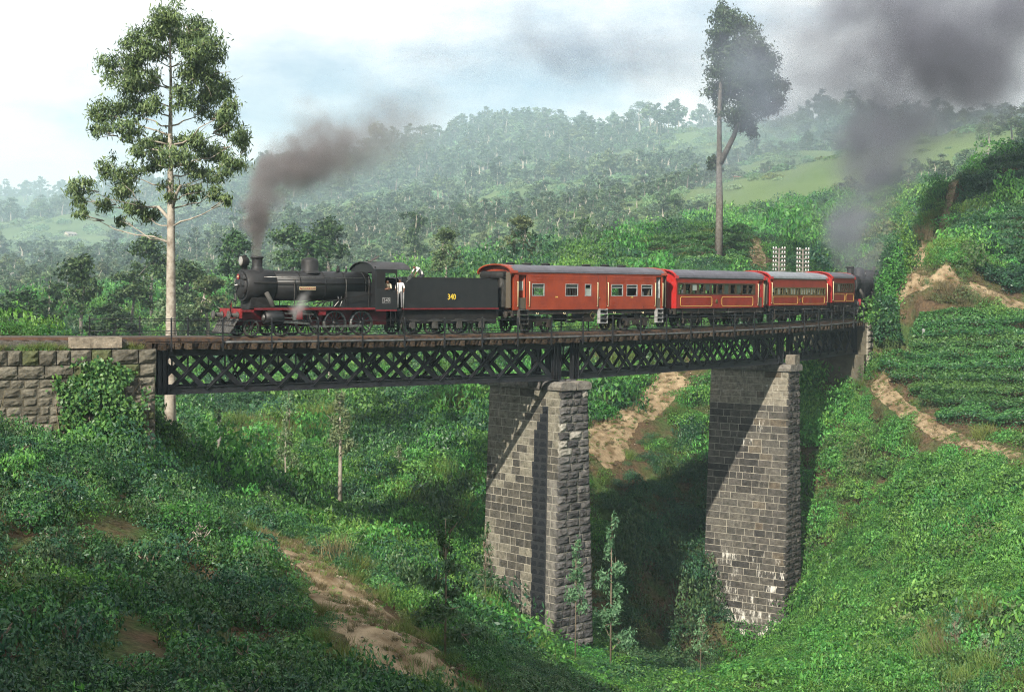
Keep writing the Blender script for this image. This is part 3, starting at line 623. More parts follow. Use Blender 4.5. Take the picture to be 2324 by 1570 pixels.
# ---------------------------------------------------------------- locomotive
def locomotive():
    loc, rz = frame(10.0)
    R = empty('steam_locomotive', loc, rz, 'black steam locomotive with red buffer beam and round headlamp leading the train', 'locomotive')
    zc = 2.67
    MB().lathe((-3.2, 0, zc), (1, 0, 0), [(0, .8), (5.75, .8)], 40).build('boiler', blk, R)
    b = R.children[0]
    for x in (-3.15, -1.75, -.25, .98, 2.2): MB().lathe((x, 0, zc), (1, 0, 0), [(-.03, .795), (-.03, .815), (.03, .815), (.03, .795)], 40, cap=(False, False)).build('boiler_band', blk2, b)
    MB().lathe((-4.8, 0, zc), (1, 0, 0), [(0, .80), (.03, .845), (1.6, .845)], 40).build('smokebox', grey_sb, R)
    d = MB(); d.lathe((-4.81, 0, zc), (-1, 0, 0), [(0, .73), (.04, .72), (.12, .55), (.17, .3), (.18, 0)], 36); d.build('smokebox_door', grey_sb, R); d = R.children[-1]
    MB().bar((-5.0, -.6, zc), (-5.0, .6, zc), .06, .05).bar((-5.0, 0, zc - .1), (-5.0, .28, zc - .35), .05, .05).build('door_bar', grey_sb, d)
    MB().lathe((-5.0, 0, zc + .0), (-1, 0, 0), [(0, .09), (.07, .09), (.1, .04), (.2, .04)], 12).build('door_handle', steel, d)
    for z in (.35, -.35): MB().bar((-4.93, -.72, zc + z), (-4.93, -.1, zc + z), .05, .07).build('hinge_strap', blk2, d)
    p_ = MB(); p_.lathe((-4.985, 0, zc + .45), (-1, 0, 0), [(0, .15), (.025, .15)], 20); q = p_.build('number_disc', red_b, d); text_part('lettering', '340', cream, q, (-5.013, 0, zc + .45), .14, (math.pi / 2, 0, -math.pi / 2))
    # saddle
    MB().prism([(-4.6, 1.45), (-3.4, 1.45), (-3.5, 2.05), (-4.5, 2.05)], -.62, .62).build('smokebox_saddle', blk2, R)
    c = MB(); c.lathe((-3.91, 0, 3.36), (0, 0, 1), [(0, .48), (.08, .40), (.2, .31), (.32, .27), (.66, .285), (.72, .29), (.74, .345), (.8, .35), (.85, .32), (.86, .25), (.5, .22)], 28, cap=(True, False)); c.build('chimney', grey_sb, R)
    c = MB(); c.lathe((-.82, 0, 3.34), (0, 0, 1), [(0, .62), (.08, .53), (.18, .465), (.62, .465), (.74, .43), (.83, .3), (.865, .12), (.87, 0)], 28); c.build('steam_dome', grey_sb, R)
    MB().lathe((.82, -.14, 3.42), (0, 0, 1), [(0, .12), (.2, .1), (.22, .06), (.36, .05)], 12).build('safety_valve', blk2, R); MB().lathe((.98, .14, 3.42), (0, 0, 1), [(0, .12), (.2, .1), (.22, .06), (.36, .05)], 12).build('safety_valve', blk2, R)
    MB().tube([(1.35, -.1, 3.45), (1.35, -.1, 3.68), (1.35, -.1, 3.8)], [.05, .05, .03], 8).build('whistle', steel, R)
    # headlamp
    h = MB(); h.lathe((-4.84, 0, 3.93), (1, 0, 0), [(0, .28), (.02, .3), (.2, .3), (.36, .24), (.46, .1), (.48, 0)], 24); h.bb(-4.75, -4.5, -.08, .08, 3.5, 3.68); h.lathe((-4.6, 0, 4.2), (0, 0, 1), [(0, .1), (.06, .1), (.09, 0)], 12); h = h.build('headlamp', blk2, R)
    MB().lathe((-4.845, 0, 3.93), (-1, 0, 0), [(0, .27), (.03, .2), (.05, 0)], 24).build('lamp_lens', lamp_g, h)
    # firebox and running gear
    MB().bb(1.0, 2.47, -.74, .74, 1.35, 2.7).build('firebox', blk, R)
    rb = MB(); rb.bb(-4.7, 2.5, -1.33, -.55, 1.50, 1.535); rb.bb(-4.7, 2.5, .55, 1.33, 1.50, 1.535); rb.bb(-5.35, -4.7, -1.3, 1.3, 1.41, 1.445); rb.build('running_board', blk2, R)
    for sy in (-1, 1):
        MB().bb(-4.7, 2.5, sy * 1.31, sy * 1.34, 1.40, 1.505).bb(-5.35, -4.7, sy * 1.28, sy * 1.31, 1.30, 1.405).build('valance', red_v, R)
        MB().bb(-5.0, 3.6, sy * .56, sy * .6, .55, 1.38).build('frame_plate', red_v, R)
        cy_ = MB(); cy_.lathe((-4.05, sy * 1.1, 1.0), (1, 0, 0), [(0, .28), (.03, .36), (1.02, .36), (1.05, .28)], 24); cy_.bb(-3.95, -3.15, sy * .85, sy * 1.3, 1.2, 1.49); cy_.build('cylinder', blk, R)
        MB().lathe((-4.08, sy * 1.1, 1.0), (-1, 0, 0), [(0, .2), (.04, .18), (.05, 0)], 16).build('cylinder_cover', steel, R)
        MB().tube([(-3.75, sy * .78, 2.3), (-3.62, sy * .95, 1.95), (-3.5, sy * 1.1, 1.52)], .13, 14).build('steam_pipe', grime, R)
        MB().bar((-3.0, sy * 1.12, .78), (-1.4, sy * 1.14, .66), .05, .12).bar((-3.0, sy * 1.12, .98), (-2.2, sy * 1.12, .98), .05, .05).bb(-2.4, -2.1, sy * 1.06, sy * 1.18, .84, 1.14).build('connecting_rod', steel, R)
        MB().bar((-1.4, sy * 1.06, .52), (1.87, sy * 1.06, .52), .05, .11).build('coupling_rod', steel, R)
        MB().bar((-2.9, sy * 1.2, 1.22), (-1.2, sy * 1.2, 1.16), .04, .07).bar((-1.5, sy * 1.2, 1.2), (-1.35, sy * 1.2, .75), .04, .07).build('valve_gear', grime, R)
        MB().bb(-2.2, -1.9, sy * 1.1, sy * 1.28, .9, 1.4).build('slide_bar_bracket', red_v, R); MB().bb(-.9, -.5, sy * 1.02, sy * 1.25, 1.12, 1.38).build('spring_bracket', red_v, R)
        for x in (-1.4, .24, 1.87): wheel(R, WD, x, sy * .84, .69)
        for x in (-4.65, -2.95): wheel(R, WB, x, sy * .84, .46)
        MB().tube([(-3.9, sy * .86, 3.12), (2.4, sy * .86, 3.12)], .022, 6).build('handrail', steel, R)
        MB().tube([(-4.5, sy * .87, 2.82), (2.4, sy * .87, 2.82)], .03, 6).build('ejector_pipe', blk2, R)
        for x, zt in ((-2.15, 3.0), (.95, 3.1), (2.36, 3.2)):
            MB().tube([(x, sy * .80, zt), (x, sy * .87, zt - .25), (x - .04, sy * .88, 1.55)], .026, 6).build('sand_pipe', grime, R)
        MB().bar((-1.1, sy * .95, 1.72), (2.4, sy * 1.0, 2.25), .04, .06).build('reversing_rod', blk2, R)
        MB().bb(-2.6, -1.5, sy * .9, sy * 1.26, 1.535, 1.62).build('splasher', blk2, R)
        for x, w in ((.1, .35), (.45, .2)): MB().tube([(x, sy * 1.05, 1.55), (x + w, sy * .92, 1.85), (x + w, sy * .85, 2.1)], .035, 6).build('injector_pipe', steel, R)
        MB().bb(-1.36, -.2, sy * .95, sy * 1.3, 1.535, 1.57).build('footplate_step', grime, R)
        # buffers
        bu = MB(); bu.lathe((-5.45, sy * .98, 1.12), (-1, 0, 0), [(0, .19), (.05, .19), (.08, .13), (.33, .12), (.34, .06), (.5, .06)], 18); bu = bu.build('buffer', grime, R)
        MB().lathe((-5.93, sy * .98, 1.12), (-1, 0, 0), [(0, .1), (.02, .24), (.05, .24), (.07, .2), (.08, 0)], 20).build('buffer_head', grime, bu)
    MB().bb(-5.45, -5.35, -1.3, 1.3, .97, 1.47).build('buffer_beam', red_b, R)
    MB().tube([(-5.48, .2, 1.05), (-5.7, .2, .95), (-5.85, .2, .8)], .06, 8).tube([(-5.5, -.35, 1.0), (-5.62, -.35, 1.6), (-5.5, -.35, 1.95), (-5.3, -.35, 1.85)], .035, 8).build('coupling_hose', blk2, R)
    MB().bb(-5.43, -5.38, -.05, 0, 1.47, 1.85).build('lamp_iron', red_b, R)
    # cowcatcher: slats on a sloping frame
    cw_ = MB(); cw_.bar((-5.45, -1.15, .92), (-5.45, 1.15, .92), .1, .1); cw_.bar((-6.0, -1.05, .2), (-6.0, 1.05, .2), .08, .08); cc = cw_.build('cowcatcher', blk2, R)
    for i in range(9):
        y = -1.1 + i * .275; MB().bar((-5.5, y, .94), (-6.0, y * .93, .18), .22, .03, up=(1, 0, .6)).build('slat', grime, cc)
    MB().bar((-5.75, -1.1, .58), (-5.75, 1.1, .58), .04, .08).build('cross_bar', blk2, cc)
    # cab
    cab = MB()
    for sy in (-1, 1):
        cab.bb(2.5, 3.84, sy * 1.33, sy * 1.36, 1.32, 2.48); cab.bb(2.5, 3.09, sy * 1.33, sy * 1.36, 2.48, 3.6); cab.bb(3.09, 3.84, sy * 1.33, sy * 1.36, 3.4, 3.6); cab.bb(3.78, 3.84, sy * 1.33, sy * 1.36, 2.48, 3.4)
    cab.bb(2.47, 2.5, -1.36, 1.36, 1.32, 2.75); cab.bb(2.47, 2.5, -1.36, -.95, 2.75, 3.75); cab.bb(2.47, 2.5, .95, 1.36, 2.75, 3.75); cab.bb(2.47, 2.5, -.5, .5, 2.75, 3.98); cab.bb(2.47, 2.5, -.95, -.5, 3.45, 3.9); cab.bb(2.47, 2.5, .5, .95, 3.45, 3.9); cab.bb(2.5, 4.2, -1.3, 1.3, 1.32, 1.4)
    cab = cab.build('cab', blk, R)
    rf = MB(); pts = [(1.5 * math.sin(a), 3.62 + .43 * (math.cos(a * 1.0) - math.cos(1.15)) / (1 - math.cos(1.15))) for a in np.linspace(-1.15, 1.15, 15)]
    pts = [(p[0] * 1.4 / (1.5 * math.sin(1.15)), p[1]) for p in pts]
    rf.prism(pts + [(p[0], p[1] - .035) for p in reversed(pts)], 2.35, 4.7, axes='yz'); rf = rf.build('cab_roof', M('cab_roof_grey', (.05, .05, .055), .6, col2=(.03, .03, .032), scale=3), cab)
    MB().bar((2.6, -.5, 4.02), (3.2, -.45, 4.35), .3, .03).bar((2.5, -.5, 3.95), (2.5, -.5, 4.2), .04, .04).build('roof_hatch', grime, rf)
    for sy in (-1, 1):
        MB().bb(2.55, 3.05, sy * 1.362, sy * 1.375, 2.55, 3.5).build('cab_panel', blk2, cab)
        MB().tube([(3.9, sy * 1.36, 1.5), (3.9, sy * 1.38, 2.5)], .025, 6).build('cab_handrail', pale, cab)
        MB().bb(3.45, 3.8, sy * 1.25, sy * 1.4, .55, .58).bb(3.45, 3.8, sy * 1.25, sy * 1.4, .9, .93).bb(3.45, 3.47, sy * 1.28, sy * 1.33, .55, 1.32).bb(3.78, 3.8, sy * 1.28, sy * 1.33, .55, 1.32).build('cab_step', blk2, cab)
        MB().bb(2.5, 3.84, sy * 1.362, sy * 1.37, 1.32, 1.4).build('red_edge', red_v, cab)
        pl = MB().bb(2.92, 3.4, sy * 1.363, sy * 1.378, 1.74, 2.06).build('number_plate', pale, cab); MB().bb(2.945, 3.375, sy * 1.378, sy * 1.383, 1.765, 2.035).build('plate_face', blk2, pl)
        text_part('lettering', '340', pale, pl, (3.16, sy * 1.385, 1.9), .27, (math.pi / 2, 0, 0 if sy < 0 else math.pi))
        npl = MB().bb(-1.83, -.88, sy * .80, sy * .835, 2.45, 2.63).build('name_plate', cream, R); MB().bb(-1.81, -.9, sy * .835, sy * .842, 2.47, 2.61).build('plate_face', red_b, npl)
        text_part('lettering', 'FREDERICK NORTH', cream, npl, (-1.355, sy * .845, 2.54), .095, (math.pi / 2, 0, 0 if sy < 0 else math.pi))
    # sight glass glints, gauges on backhead
    MB().lathe((2.52, 0, zc), (1, 0, 0), [(0, .75), (.1, .7)], 24).build('backhead', blk2, cab)
    return R
LOCO = locomotive()
BANK = copy_tree(LOCO)
l2, r2 = frame(73.0); BANK.location = l2; BANK.rotation_euler = (0, 0, r2)
rem = set()
for o in BANK.children_recursive:
    if o.name.startswith(('lettering', 'headlamp', 'name_plate', 'plate_face', 'number')): rem.add(o); rem.update(o.children_recursive)
for o in rem: bpy.data.objects.remove(o)
tag(BANK, 'black banking locomotive pushing behind the last carriage, mostly hidden by the cutting', 'locomotive')
# ---------------------------------------------------------------- tender
def tender():
    loc, rz = frame(17.4); R = empty('tender', loc, rz, 'black locomotive tender with yellow number on its side', 'tender')
    b = MB(); pr = [(-3.28, 1.5), (3.45, 1.5), (3.45, 3.08), (2.6, 3.19), (-3.28, 3.19)]
    for sy in (-1, 1): b.prism(pr, sy * 1.3, sy * 1.27)
    b.bb(3.42, 3.45, -1.27, 1.27, 1.5, 3.05); b.bb(-3.28, -3.25, -1.27, 1.27, 1.5, 2.6); b.bb(-3.25, 3.42, -1.27, 1.27, 1.5, 2.75)
    b.build('tank', blk, R)
    for sy in (-1, 1):
        MB().tube([(-3.28, sy * 1.285, 3.2), (2.6, sy * 1.285, 3.2), (3.45, sy * 1.285, 3.09)], .03, 6).build('top_rim', blk2, R)
        MB().bb(-3.35, 3.5, sy * 1.3, sy * 1.33, 1.42, 1.5).build('red_edge', red_v, R)
        MB().bb(-3.3, 3.5, sy * 1.05, sy * 1.12, .62, 1.4).build('frame_plate', blk2, R)
        for x in (-2.5, -.95, .75, 2.35):
            wheel(R, WT, x, sy * .84, .5)
            MB().bb(x - .16, x + .16, sy * 1.1, sy * 1.24, .36, .72).build('axle_box', grime, R)
            sp = MB()
            for k in range(4): sp.bb(x - .5 + k * .08, x + .5 - k * .08, sy * 1.12, sy * 1.22, .74 + k * .035, .77 + k * .035)
            sp.build('leaf_spring', grime, R)
        MB().tube([(-3.2, sy * 1.36, 1.5), (-3.2, sy * 1.38, 2.6)], .03, 6).build('handrail', pale, R)
        MB().bb(-3.2, -2.85, sy * 1.25, sy * 1.38, .55, .58).bb(-3.2, -2.85, sy * 1.25, sy * 1.38, .95, .98).bb(-3.2, -3.18, sy * 1.28, sy * 1.33, .55, 1.4).build('step', blk2, R)
        text_part('number', '340', yellow, R, (.13, sy * 1.307, 2.12), .46, (math.pi / 2, 0, 0 if sy < 0 else math.pi), sx=.85)
    MB().bb(-3.3, 3.45, -1.1, 1.1, 1.35, 1.48).build('underframe', blk2, R)
    v = []; f = []; nx, ny = 26, 12; rr = random.Random(4)
    for i in range(nx):
        for j in range(ny):
            x = -3.1 + 6.3 * i / (nx - 1); y = -1.24 + 2.48 * j / (ny - 1); v.append((x + rr.uniform(-.06, .06), y, 2.78 + .42 * max(0, 1 - (y / 1.35) ** 2) * max(.0, min(1, (2.4 - x) / 2.2)) + rr.uniform(-.07, .07)))
    for i in range(nx - 1):
        for j in range(ny - 1): f.append((i * ny + j, (i + 1) * ny + j, (i + 1) * ny + j + 1, i * ny + j + 1))
    MB().add(v, f).build('coal_load', coal_m, R)
    MB().tube([(-3.15, -1.2, 2.4), (-3.0, -1.28, 2.95), (-2.75, -1.3, 3.12)], .03, 6).bar((-2.9, -1.31, 3.1), (-2.55, -1.31, 3.38), .02, .2).build('fire_shovel', steel, R)
    MB().bb(3.45, 3.55, -1.2, 1.2, .95, 1.42).build('rear_beam', blk2, R)
    return R
tender()
# ---------------------------------------------------------------- carriages
def holed_wall(mb, x0, x1, z0, z1, holes, y0, y1, m=0):
    xs = sorted({x0, x1, *[h[0] for h in holes], *[h[1] for h in holes]}); zs = sorted({z0, z1, *[h[2] for h in holes], *[h[3] for h in holes]})
    for i in range(len(xs) - 1):
        runs = []
        for j in range(len(zs) - 1):
            cx, cz = (xs[i] + xs[i + 1]) / 2, (zs[j] + zs[j + 1]) / 2
            if any(h[0] < cx < h[1] and h[2] < cz < h[3] for h in holes): continue
            if runs and abs(runs[-1][1] - zs[j]) < 1e-9: runs[-1][1] = zs[j + 1]
            else: runs.append([zs[j], zs[j + 1]])
        for a, b in runs: mb.bb(xs[i], xs[i + 1], y0, y1, a, b, m)
def roof_prof(w, ze, zr, n=16):
    return [(w * math.cos(a), ze + (zr - ze) * math.sin(a) ** .85) for a in np.linspace(0, math.pi, n)]
def bogie(parent, x):
    b = MB()
    for sy in (-1, 1):
        b.bb(x - 1.25, x + 1.25, sy * 1.02, sy * 1.1, .62, .8); b.bb(x - .25, x + .25, sy * .98, sy * 1.14, .38, .62)
        for d in (-.85, .85): b.bb(x + d - .14, x + d + .14, sy * 1.0, sy * 1.2, .32, .64)
        for k in range(3): b.bb(x - .4 + k * .07, x + .4 - k * .07, sy * 1.12, sy * 1.2, .42 + k * .05, .46 + k * .05)
    b.bb(x - .2, x + .2, -1.1, 1.1, .7, 1.0); bo = b.build('bogie', undf, parent)
    for sy in (-1, 1):
        for d in (-.85, .85): wheel(bo, WC, x + d, sy * .84, .46)
def step_ladder(parent, x0, x1, sy, mat, zt=1.4):
    b = MB(); b.bb(x0, x0 + .03, sy * 1.3, sy * 1.55, .5, zt); b.bb(x1 - .03, x1, sy * 1.3, sy * 1.55, .5, zt); o = b.build('step_ladder', mat, parent)
    for z in (.5, .78, 1.06, 1.34):
        if z < zt: MB().bb(x0 + .03, x1 - .03, sy * 1.33, sy * 1.6, z, z + .05).bb(x0 + .03, x1 - .03, sy * 1.31, sy * 1.335, z + .05, z + .13).build('tread', mat, o)
def carriage(name, sm, x0, x1, z0, ze, zr, label, body, roofm, windows, doors, opt):
    loc, rz = frame(sm); R = empty(name, loc, rz, label, 'carriage', 'red passenger carriages of the train')
    w = 1.4; th = .05; zf = z0 + .12
    holes = [(a, b, c, d) for (a, b, c, d, *_) in windows] + [(a, b, z0 + .02, d) for (a, b, d) in doors]
    mb = MB()
    for sy in (-1, 1): holed_wall(mb, x0, x1, z0, ze, holes, sy * w, sy * (w - th), 0)
    mb.bb(x0 + .01, x1 - .01, -w + th, w - th, zf - .05, zf, 1)
    o = mb.build('side_walls', [body, inside], R)
    for sy in (-1, 1): MB().bb(x0 + .05, x1 - .05, sy * (w - th - .012), sy * (w - th - .002), zf, zf + .6).build('inner_lining', inside, R)
    # ends, arched, with a doorway
    for sx, xe in ((-1, x0), (1, x1)):
        e = MB(); pf = [(w - .002, z0)] + roof_prof(w - .002, ze, zr - .03) + [(-w + .002, z0)]
        half = lambda sg: [(sg * .42, z0), (sg * .42, z0 + 1.98), *[(p[0], p[1]) for p in sorted([q for q in pf if q[0] * sg > .42 and q[1] >= ze - 1e-6], key=lambda q: abs(q[0]))], (sg * (w - .002), z0)]
        for sg in (-1, 1): e.prism(half(sg), xe, xe - sx * .05, axes='yz')
        top = [q for q in pf if abs(q[0]) <= .46]; zt_ = min(q[1] for q in top)
        e.bb(xe - sx * .05, xe, -.42, .42, z0 + 1.98, zt_)
        e.build('end_wall', opt.get('endm', body), R)
        g = MB(); xo = xe + sx * .45
        for sg in (-1, 1): g.bb(xe, xo, sg * .46, sg * .56, z0 - .05, z0 + 2.0)
        g.bb(xe, xo, -.56, .56, z0 + 2.0, z0 + 2.1); g.bb(xe, xo, -.46, .46, z0 - .05, z0 + .03); g.build('gangway', blk2, R)
        MB().bb(xe - sx * .25, xe - sx * .2, -.46, .46, zf, z0 + 2.0).build('end_door', inside, R)
        for sy in (-1, 1):
            bu = MB(); bu.lathe((xe, sy * .98, 1.08), (sx, 0, 0), [(-.3, .13), (.3, .12), (.31, .22), (.36, .22), (.37, 0)], 14); bu.build('buffer', undf, R)
        MB().tube([(xe, .3, 1.05), (xe + sx * .2, .3, .85), (xe + sx * .35, .3, 1.0)], .04, 6).build('coupling_hose', blk2, R)
    # roof
    rp = roof_prof(w + .06, ze + .012, zr); rr = MB(); rr.prism(rp + [(p[0] * .97, p[1] - .05) for p in reversed(rp)], x0 - .08, x1 + .08, axes='yz'); ro = rr.build('roof', roofm, R)
    if opt.get('hood'):
        for sx, xe in ((-1, x0), (1, x1)):
            hp = roof_prof(w + .075, ze - .05, zr + .02); h = MB(); h.prism(hp + [(p[0] * .96, p[1] - .06) for p in reversed(hp)], xe - sx * opt['hood'][0], xe + sx * opt['hood'][1], axes='yz'); h.build('end_hood', opt.get('endm', body), ro)
    MB().bb(x0, x1, -w - .03, -w, ze - .06, ze + .0).bb(x0, x1, w, w + .03, ze - .06, ze + .0).build('cornice', opt.get('cornm', body), R)
    for x in opt.get('vents', ()):
        MB().lathe((x, 0, zr - .06), (0, 0, 1), [(0, .26), (.08, .25), (.12, .34), (.16, .3), (.2, .08), (.2, 0)], 14).build('roof_vent', blk2, ro)
    # windows
    for (a, b, c, d, kind) in windows:
        for sy in (-1, 1):
            fr = MB(); t = .05 if kind != 'slat' else .025; y0, y1 = sy * (w - .045), sy * (w + .012)
            fr.bb(a, b, y0, y1, c, c + t); fr.bb(a, b, y0, y1, d - t, d); fr.bb(a, a + t, y0, y1, c + t, d - t); fr.bb(b - t, b, y0, y1, c + t, d - t)
            fo = fr.build('window', opt.get('framem', pale), R)
            if kind == 'bars':
                MB().bb(a + t, b - t, sy * (w - .03), sy * (w - .01), d - .26, d - .22).build('glazing_bar', pale, fo)
                for k in range(1, 7):
                    x = a + t + (b - a - 2 * t) * k / 7; MB().bb(x - .009, x + .009, sy * (w - .022), sy * (w - .005), c + t, d - .26).build('bar', grime, fo)
                MB().bb(a + t, b - t, sy * (w - .045), sy * (w - .035), d - .22, d - t).build('pane', glass, fo)
            elif kind == 'half':
                MB().bb(a + t, b - t, sy * (w - .04), sy * (w - .03), c + t, c + (d - c) * .58).build('pane', frost, fo); MB().bb(a + t, b - t, sy * (w - .04), sy * (w - .02), c + (d - c) * .58, c + (d - c) * .63).build('glazing_bar', pale, fo)
            elif kind == 'open':
                MB().bb(a + t, b - t, sy * (w - .03), sy * (w - .01), d - .24, d - .19).build('glazing_bar', pale, fo); MB().bb(a + t, b - t, sy * (w - .04), sy * (w - .03), d - .19, d - t).build('pane', glass, fo)
            elif kind == 'slat':
                rr_ = random.Random(int(a * 100) + sy)
                if rr_.random() < opt.get('blind', .35):
                    MB().bb(a + t, b - t, sy * (w - .04), sy * (w - .03), c + t + (d - c) * rr_.choice((0, 0, .3)), d - t).build('pane', frost if rr_.random() < .6 else glass, fo)
                else: MB().bb(a + t, b - t, sy * (w - .03), sy * (w - .01), c + (d - c) * .55, c + (d - c) * .6).build('glazing_bar', opt.get('framem', pale), fo)
    if 'band' in opt:
        c, d, bm_, xa, xb = opt['band']
        for sy in (-1, 1):
            q = MB(); holed_wall(q, xa, xb, c - .07, d + .07, [h[:4] for h in windows], sy * w, sy * (w + .008)); q.build('window_band', bm_, R)
    # planks
    for (a, b, zs) in opt.get('planks', ()):
        for i in range(len(zs) - 1):
            for sy in (-1, 1): MB().bb(a, b, sy * w, sy * (w + .012), zs[i] + .011, zs[i + 1] - .011).build('plank', body, R)
    # lining
    for (a, b, c, d) in opt.get('lining', ()):
        for sy in (-1, 1):
            y = sy * (w + .012); k = .1; t = .03; q = MB()
            P4 = [(a + k, c), (b - k, c), (b, c + k), (b, d - k), (b - k, d), (a + k, d), (a, d - k), (a, c + k)]
            for i in range(8):
                p1, p2 = P4[i], P4[(i + 1) % 8]; q.bar((p1[0], y - sy * .008, p1[1]), (p2[0], y - sy * .008, p2[1]), .016, t, up=(0, 1, 0)) if False else q.bar((p1[0], y - sy * .006, p1[1]), (p2[0], y - sy * .006, p2[1]), t, .02, up=(0, 1, 0))
            q.build('gold_line', gold, R)
    for x, z in opt.get('emblem', ()):
        for sy in (-1, 1): MB().lathe((x, sy * w, z), (0, sy, 0), [(0, .15), (.012, .15), (.013, .1), (.02, .1)], 16).build('emblem', gold if False else olive, R)
    for x in opt.get('rails', ()):
        for sy in (-1, 1): MB().tube([(x, sy * (w + .06), z0 + .2), (x, sy * (w + .06), z0 + 1.68)], .024, 6).bb(x - .02, x + .02, sy * w, sy * (w + .07), z0 + .2, z0 + .24).bb(x - .02, x + .02, sy * w, sy * (w + .07), z0 + 1.64, z0 + 1.68).build('handrail', cream, R)
    # open doors: a leaf ajar inside the doorway
    for i, (a, b, d) in enumerate(doors):
        for sy in (-1, 1):
            lf = MB(); bm = opt.get('leaf', body)
            lf.bar((b - .04, sy * (w - .08), (zf + d) / 2), (b - .3, sy * (w - .5), (zf + d) / 2), .04, d - zf - .05)
            lo = lf.build('door', bm if i == 0 else opt.get('leaf2', bm), R); MB().bar((b - .12, sy * (w - .2) + sy * .03, zf + 1.3), (b - .24, sy * (w - .4) + sy * .03, zf + 1.3), .03, .55).build('pane', frost, lo)
            MB().bb(a - .035, a, sy * w, sy * (w + .015), z0 + .02, d + .03).bb(b, b + .035, sy * w, sy * (w + .015), z0 + .02, d + .03).bb(a, b, sy * w, sy * (w + .015), d, d + .03).build('door_frame', opt.get('doorm', body), R)
        MB().bb(a - .6, a - .55, -w + .06, w - .06, zf, ze).bb(b + .5, b + .55, -w + .06, w - .06, zf, ze).build('partition', inside, R)
    for (a, b, mt) in opt.get('steps', ()):
        for sy in (-1, 1): step_ladder(R, a, b, sy, mt, z0 + .05)
    # underframe
    u = MB()
    for sy in (-1, 1): u.bb(x0 + .02, x1 - .02, sy * 1.22, sy * 1.3, z0 - .26, z0 - .002)
    u.bb(x0, x0 + .12, -1.3, 1.3, z0 - .4, z0 - .003); u.bb(x1 - .12, x1, -1.3, 1.3, z0 - .4, z0 - .003); u.bb(x0 + .2, x1 - .2, -.12, .12, z0 - .25, z0 - .01); u.bb(x0 + .12, x1 - .12, -1.22, 1.22, z0 - .06, z0 - .004); u.build('underframe', undf, R)
    hl = (x1 - x0) / 2; xc = (x0 + x1) / 2
    for sy in (-1, 1):
        t = MB(); t.tube([(xc - hl * .55, sy * 1.1, z0 - .25), (xc - hl * .22, sy * 1.1, z0 - .62), (xc + hl * .22, sy * 1.1, z0 - .62), (xc + hl * .55, sy * 1.1, z0 - .25)], .025, 6); t.bb(xc - hl * .22 - .03, xc - hl * .22 + .03, sy * 1.07, sy * 1.13, z0 - .62, z0 - .25); t.bb(xc + hl * .22 - .03, xc + hl * .22 + .03, sy * 1.07, sy * 1.13, z0 - .62, z0 - .25); t.build('truss_rod', undf, R)
    MB().bb(xc - .5, xc + .4, -1.15, -.6, z0 - .75, z0 - .28).build('battery_box', undf, R); MB().bb(xc + .8, xc + 1.5, .5, 1.1, z0 - .72, z0 - .28).build('battery_box', undf, R)
    MB().lathe((xc - 1.5, -.4, z0 - .5), (0, 1, 0), [(0, .0), (0, .26), (.8, .26), (.8, 0)], 16).build('vacuum_cylinder', grime, R)
    if opt.get('footboard'):
        for sy in (-1, 1):
            for z in (z0 - .33, z0 - .72): MB().bb(x0 + .6, x1 - .6, sy * 1.38, sy * 1.6, z, z + .04).build('footboard', undf, R)
            for (a, b) in opt.get('worn', ()):
                MB().bb(a, b, sy * 1.4, sy * 1.61, z0 - .286, z0 - .28).build('worn_tread', pale, R)
            for x in np.linspace(x0 + .8, x1 - .8, 6): MB().bb(x - .03, x + .03, sy * 1.3, sy * 1.36, z0 - .72, z0 - .02).build('footboard_hanger', undf, R)
    bogie(R, x0 + opt.get('bx', 2.3)); bogie(R, x1 - opt.get('bx', 2.3))
    return R
zl = [1.385, 1.56, 1.74, 1.92, 2.1]; zu = [3.02, 3.17, 3.32, 3.5]
C1 = carriage('brake_carriage', 28.65, -6.87, 6.51, 1.37, 3.59, 4.06, 'orange-red planked brake carriage with barred windows right behind the tender', c_red1, roof_m,
    [(-5.42, -4.37, 2.19, 2.94, 'bars'), (-2.58, -1.47, 2.19, 2.94, 'bars'), (-.87, -.30, 2.19, 2.94, 'half'), (1.53, 2.62, 2.19, 2.94, 'open'), (2.95, 3.99, 2.19, 2.94, 'open'), (4.37, 5.43, 2.19, 2.94, 'open')],
    [(-6.53, -5.86, 3.44), (5.8, 6.32, 3.44)],
    dict(planks=[(-5.58, .18, zl), (-5.58, .18, zu), (1.24, 5.64, zl), (1.24, 5.64, zu)], rails=(-6.62, -5.66, .24, 1.2, 5.69, 6.42), vents=(-5.9, -4.5, -2.9, .7, 2.4, 4.0), hood=(.25, .35), leaf=c_red1, leaf2=pale,
         steps=[(-6.55, -5.84, grime), (.36, 1.06, pale), (5.78, 6.36, pale)], endm=c_red1, doorm=c_red1))
MB().bb(.33, 1.08, -1.41, -1.402, 1.4, 3.44).build('closed_door', c_red1, C1); MB().bb(.34, .36, -1.418, -1.41, 1.4, 3.44).bb(1.05, 1.07, -1.418, -1.41, 1.4, 3.44).build('door_gap', brown, C1)
MB().lathe((.42, -1.42, 2.1), (0, -1, 0), [(0, .03), (.04, .03)], 8).build('door_knob', pale, C1)
text_part('number', '7848', gold, C1, (-3.35, -1.414, 2.13), .12); text_part('number', '7848', gold, C1, (3.45, -1.414, 2.13), .12)
for x in (-4.9, -2.6, 1.9, 4.6): MB().tube([(x - .08, -1.33, 1.2), (x - .06, -1.36, 1.12), (x, -1.38, 1.09), (x + .06, -1.36, 1.12), (x + .08, -1.33, 1.2)], .018, 6).build('lifting_eye', cream, C1)
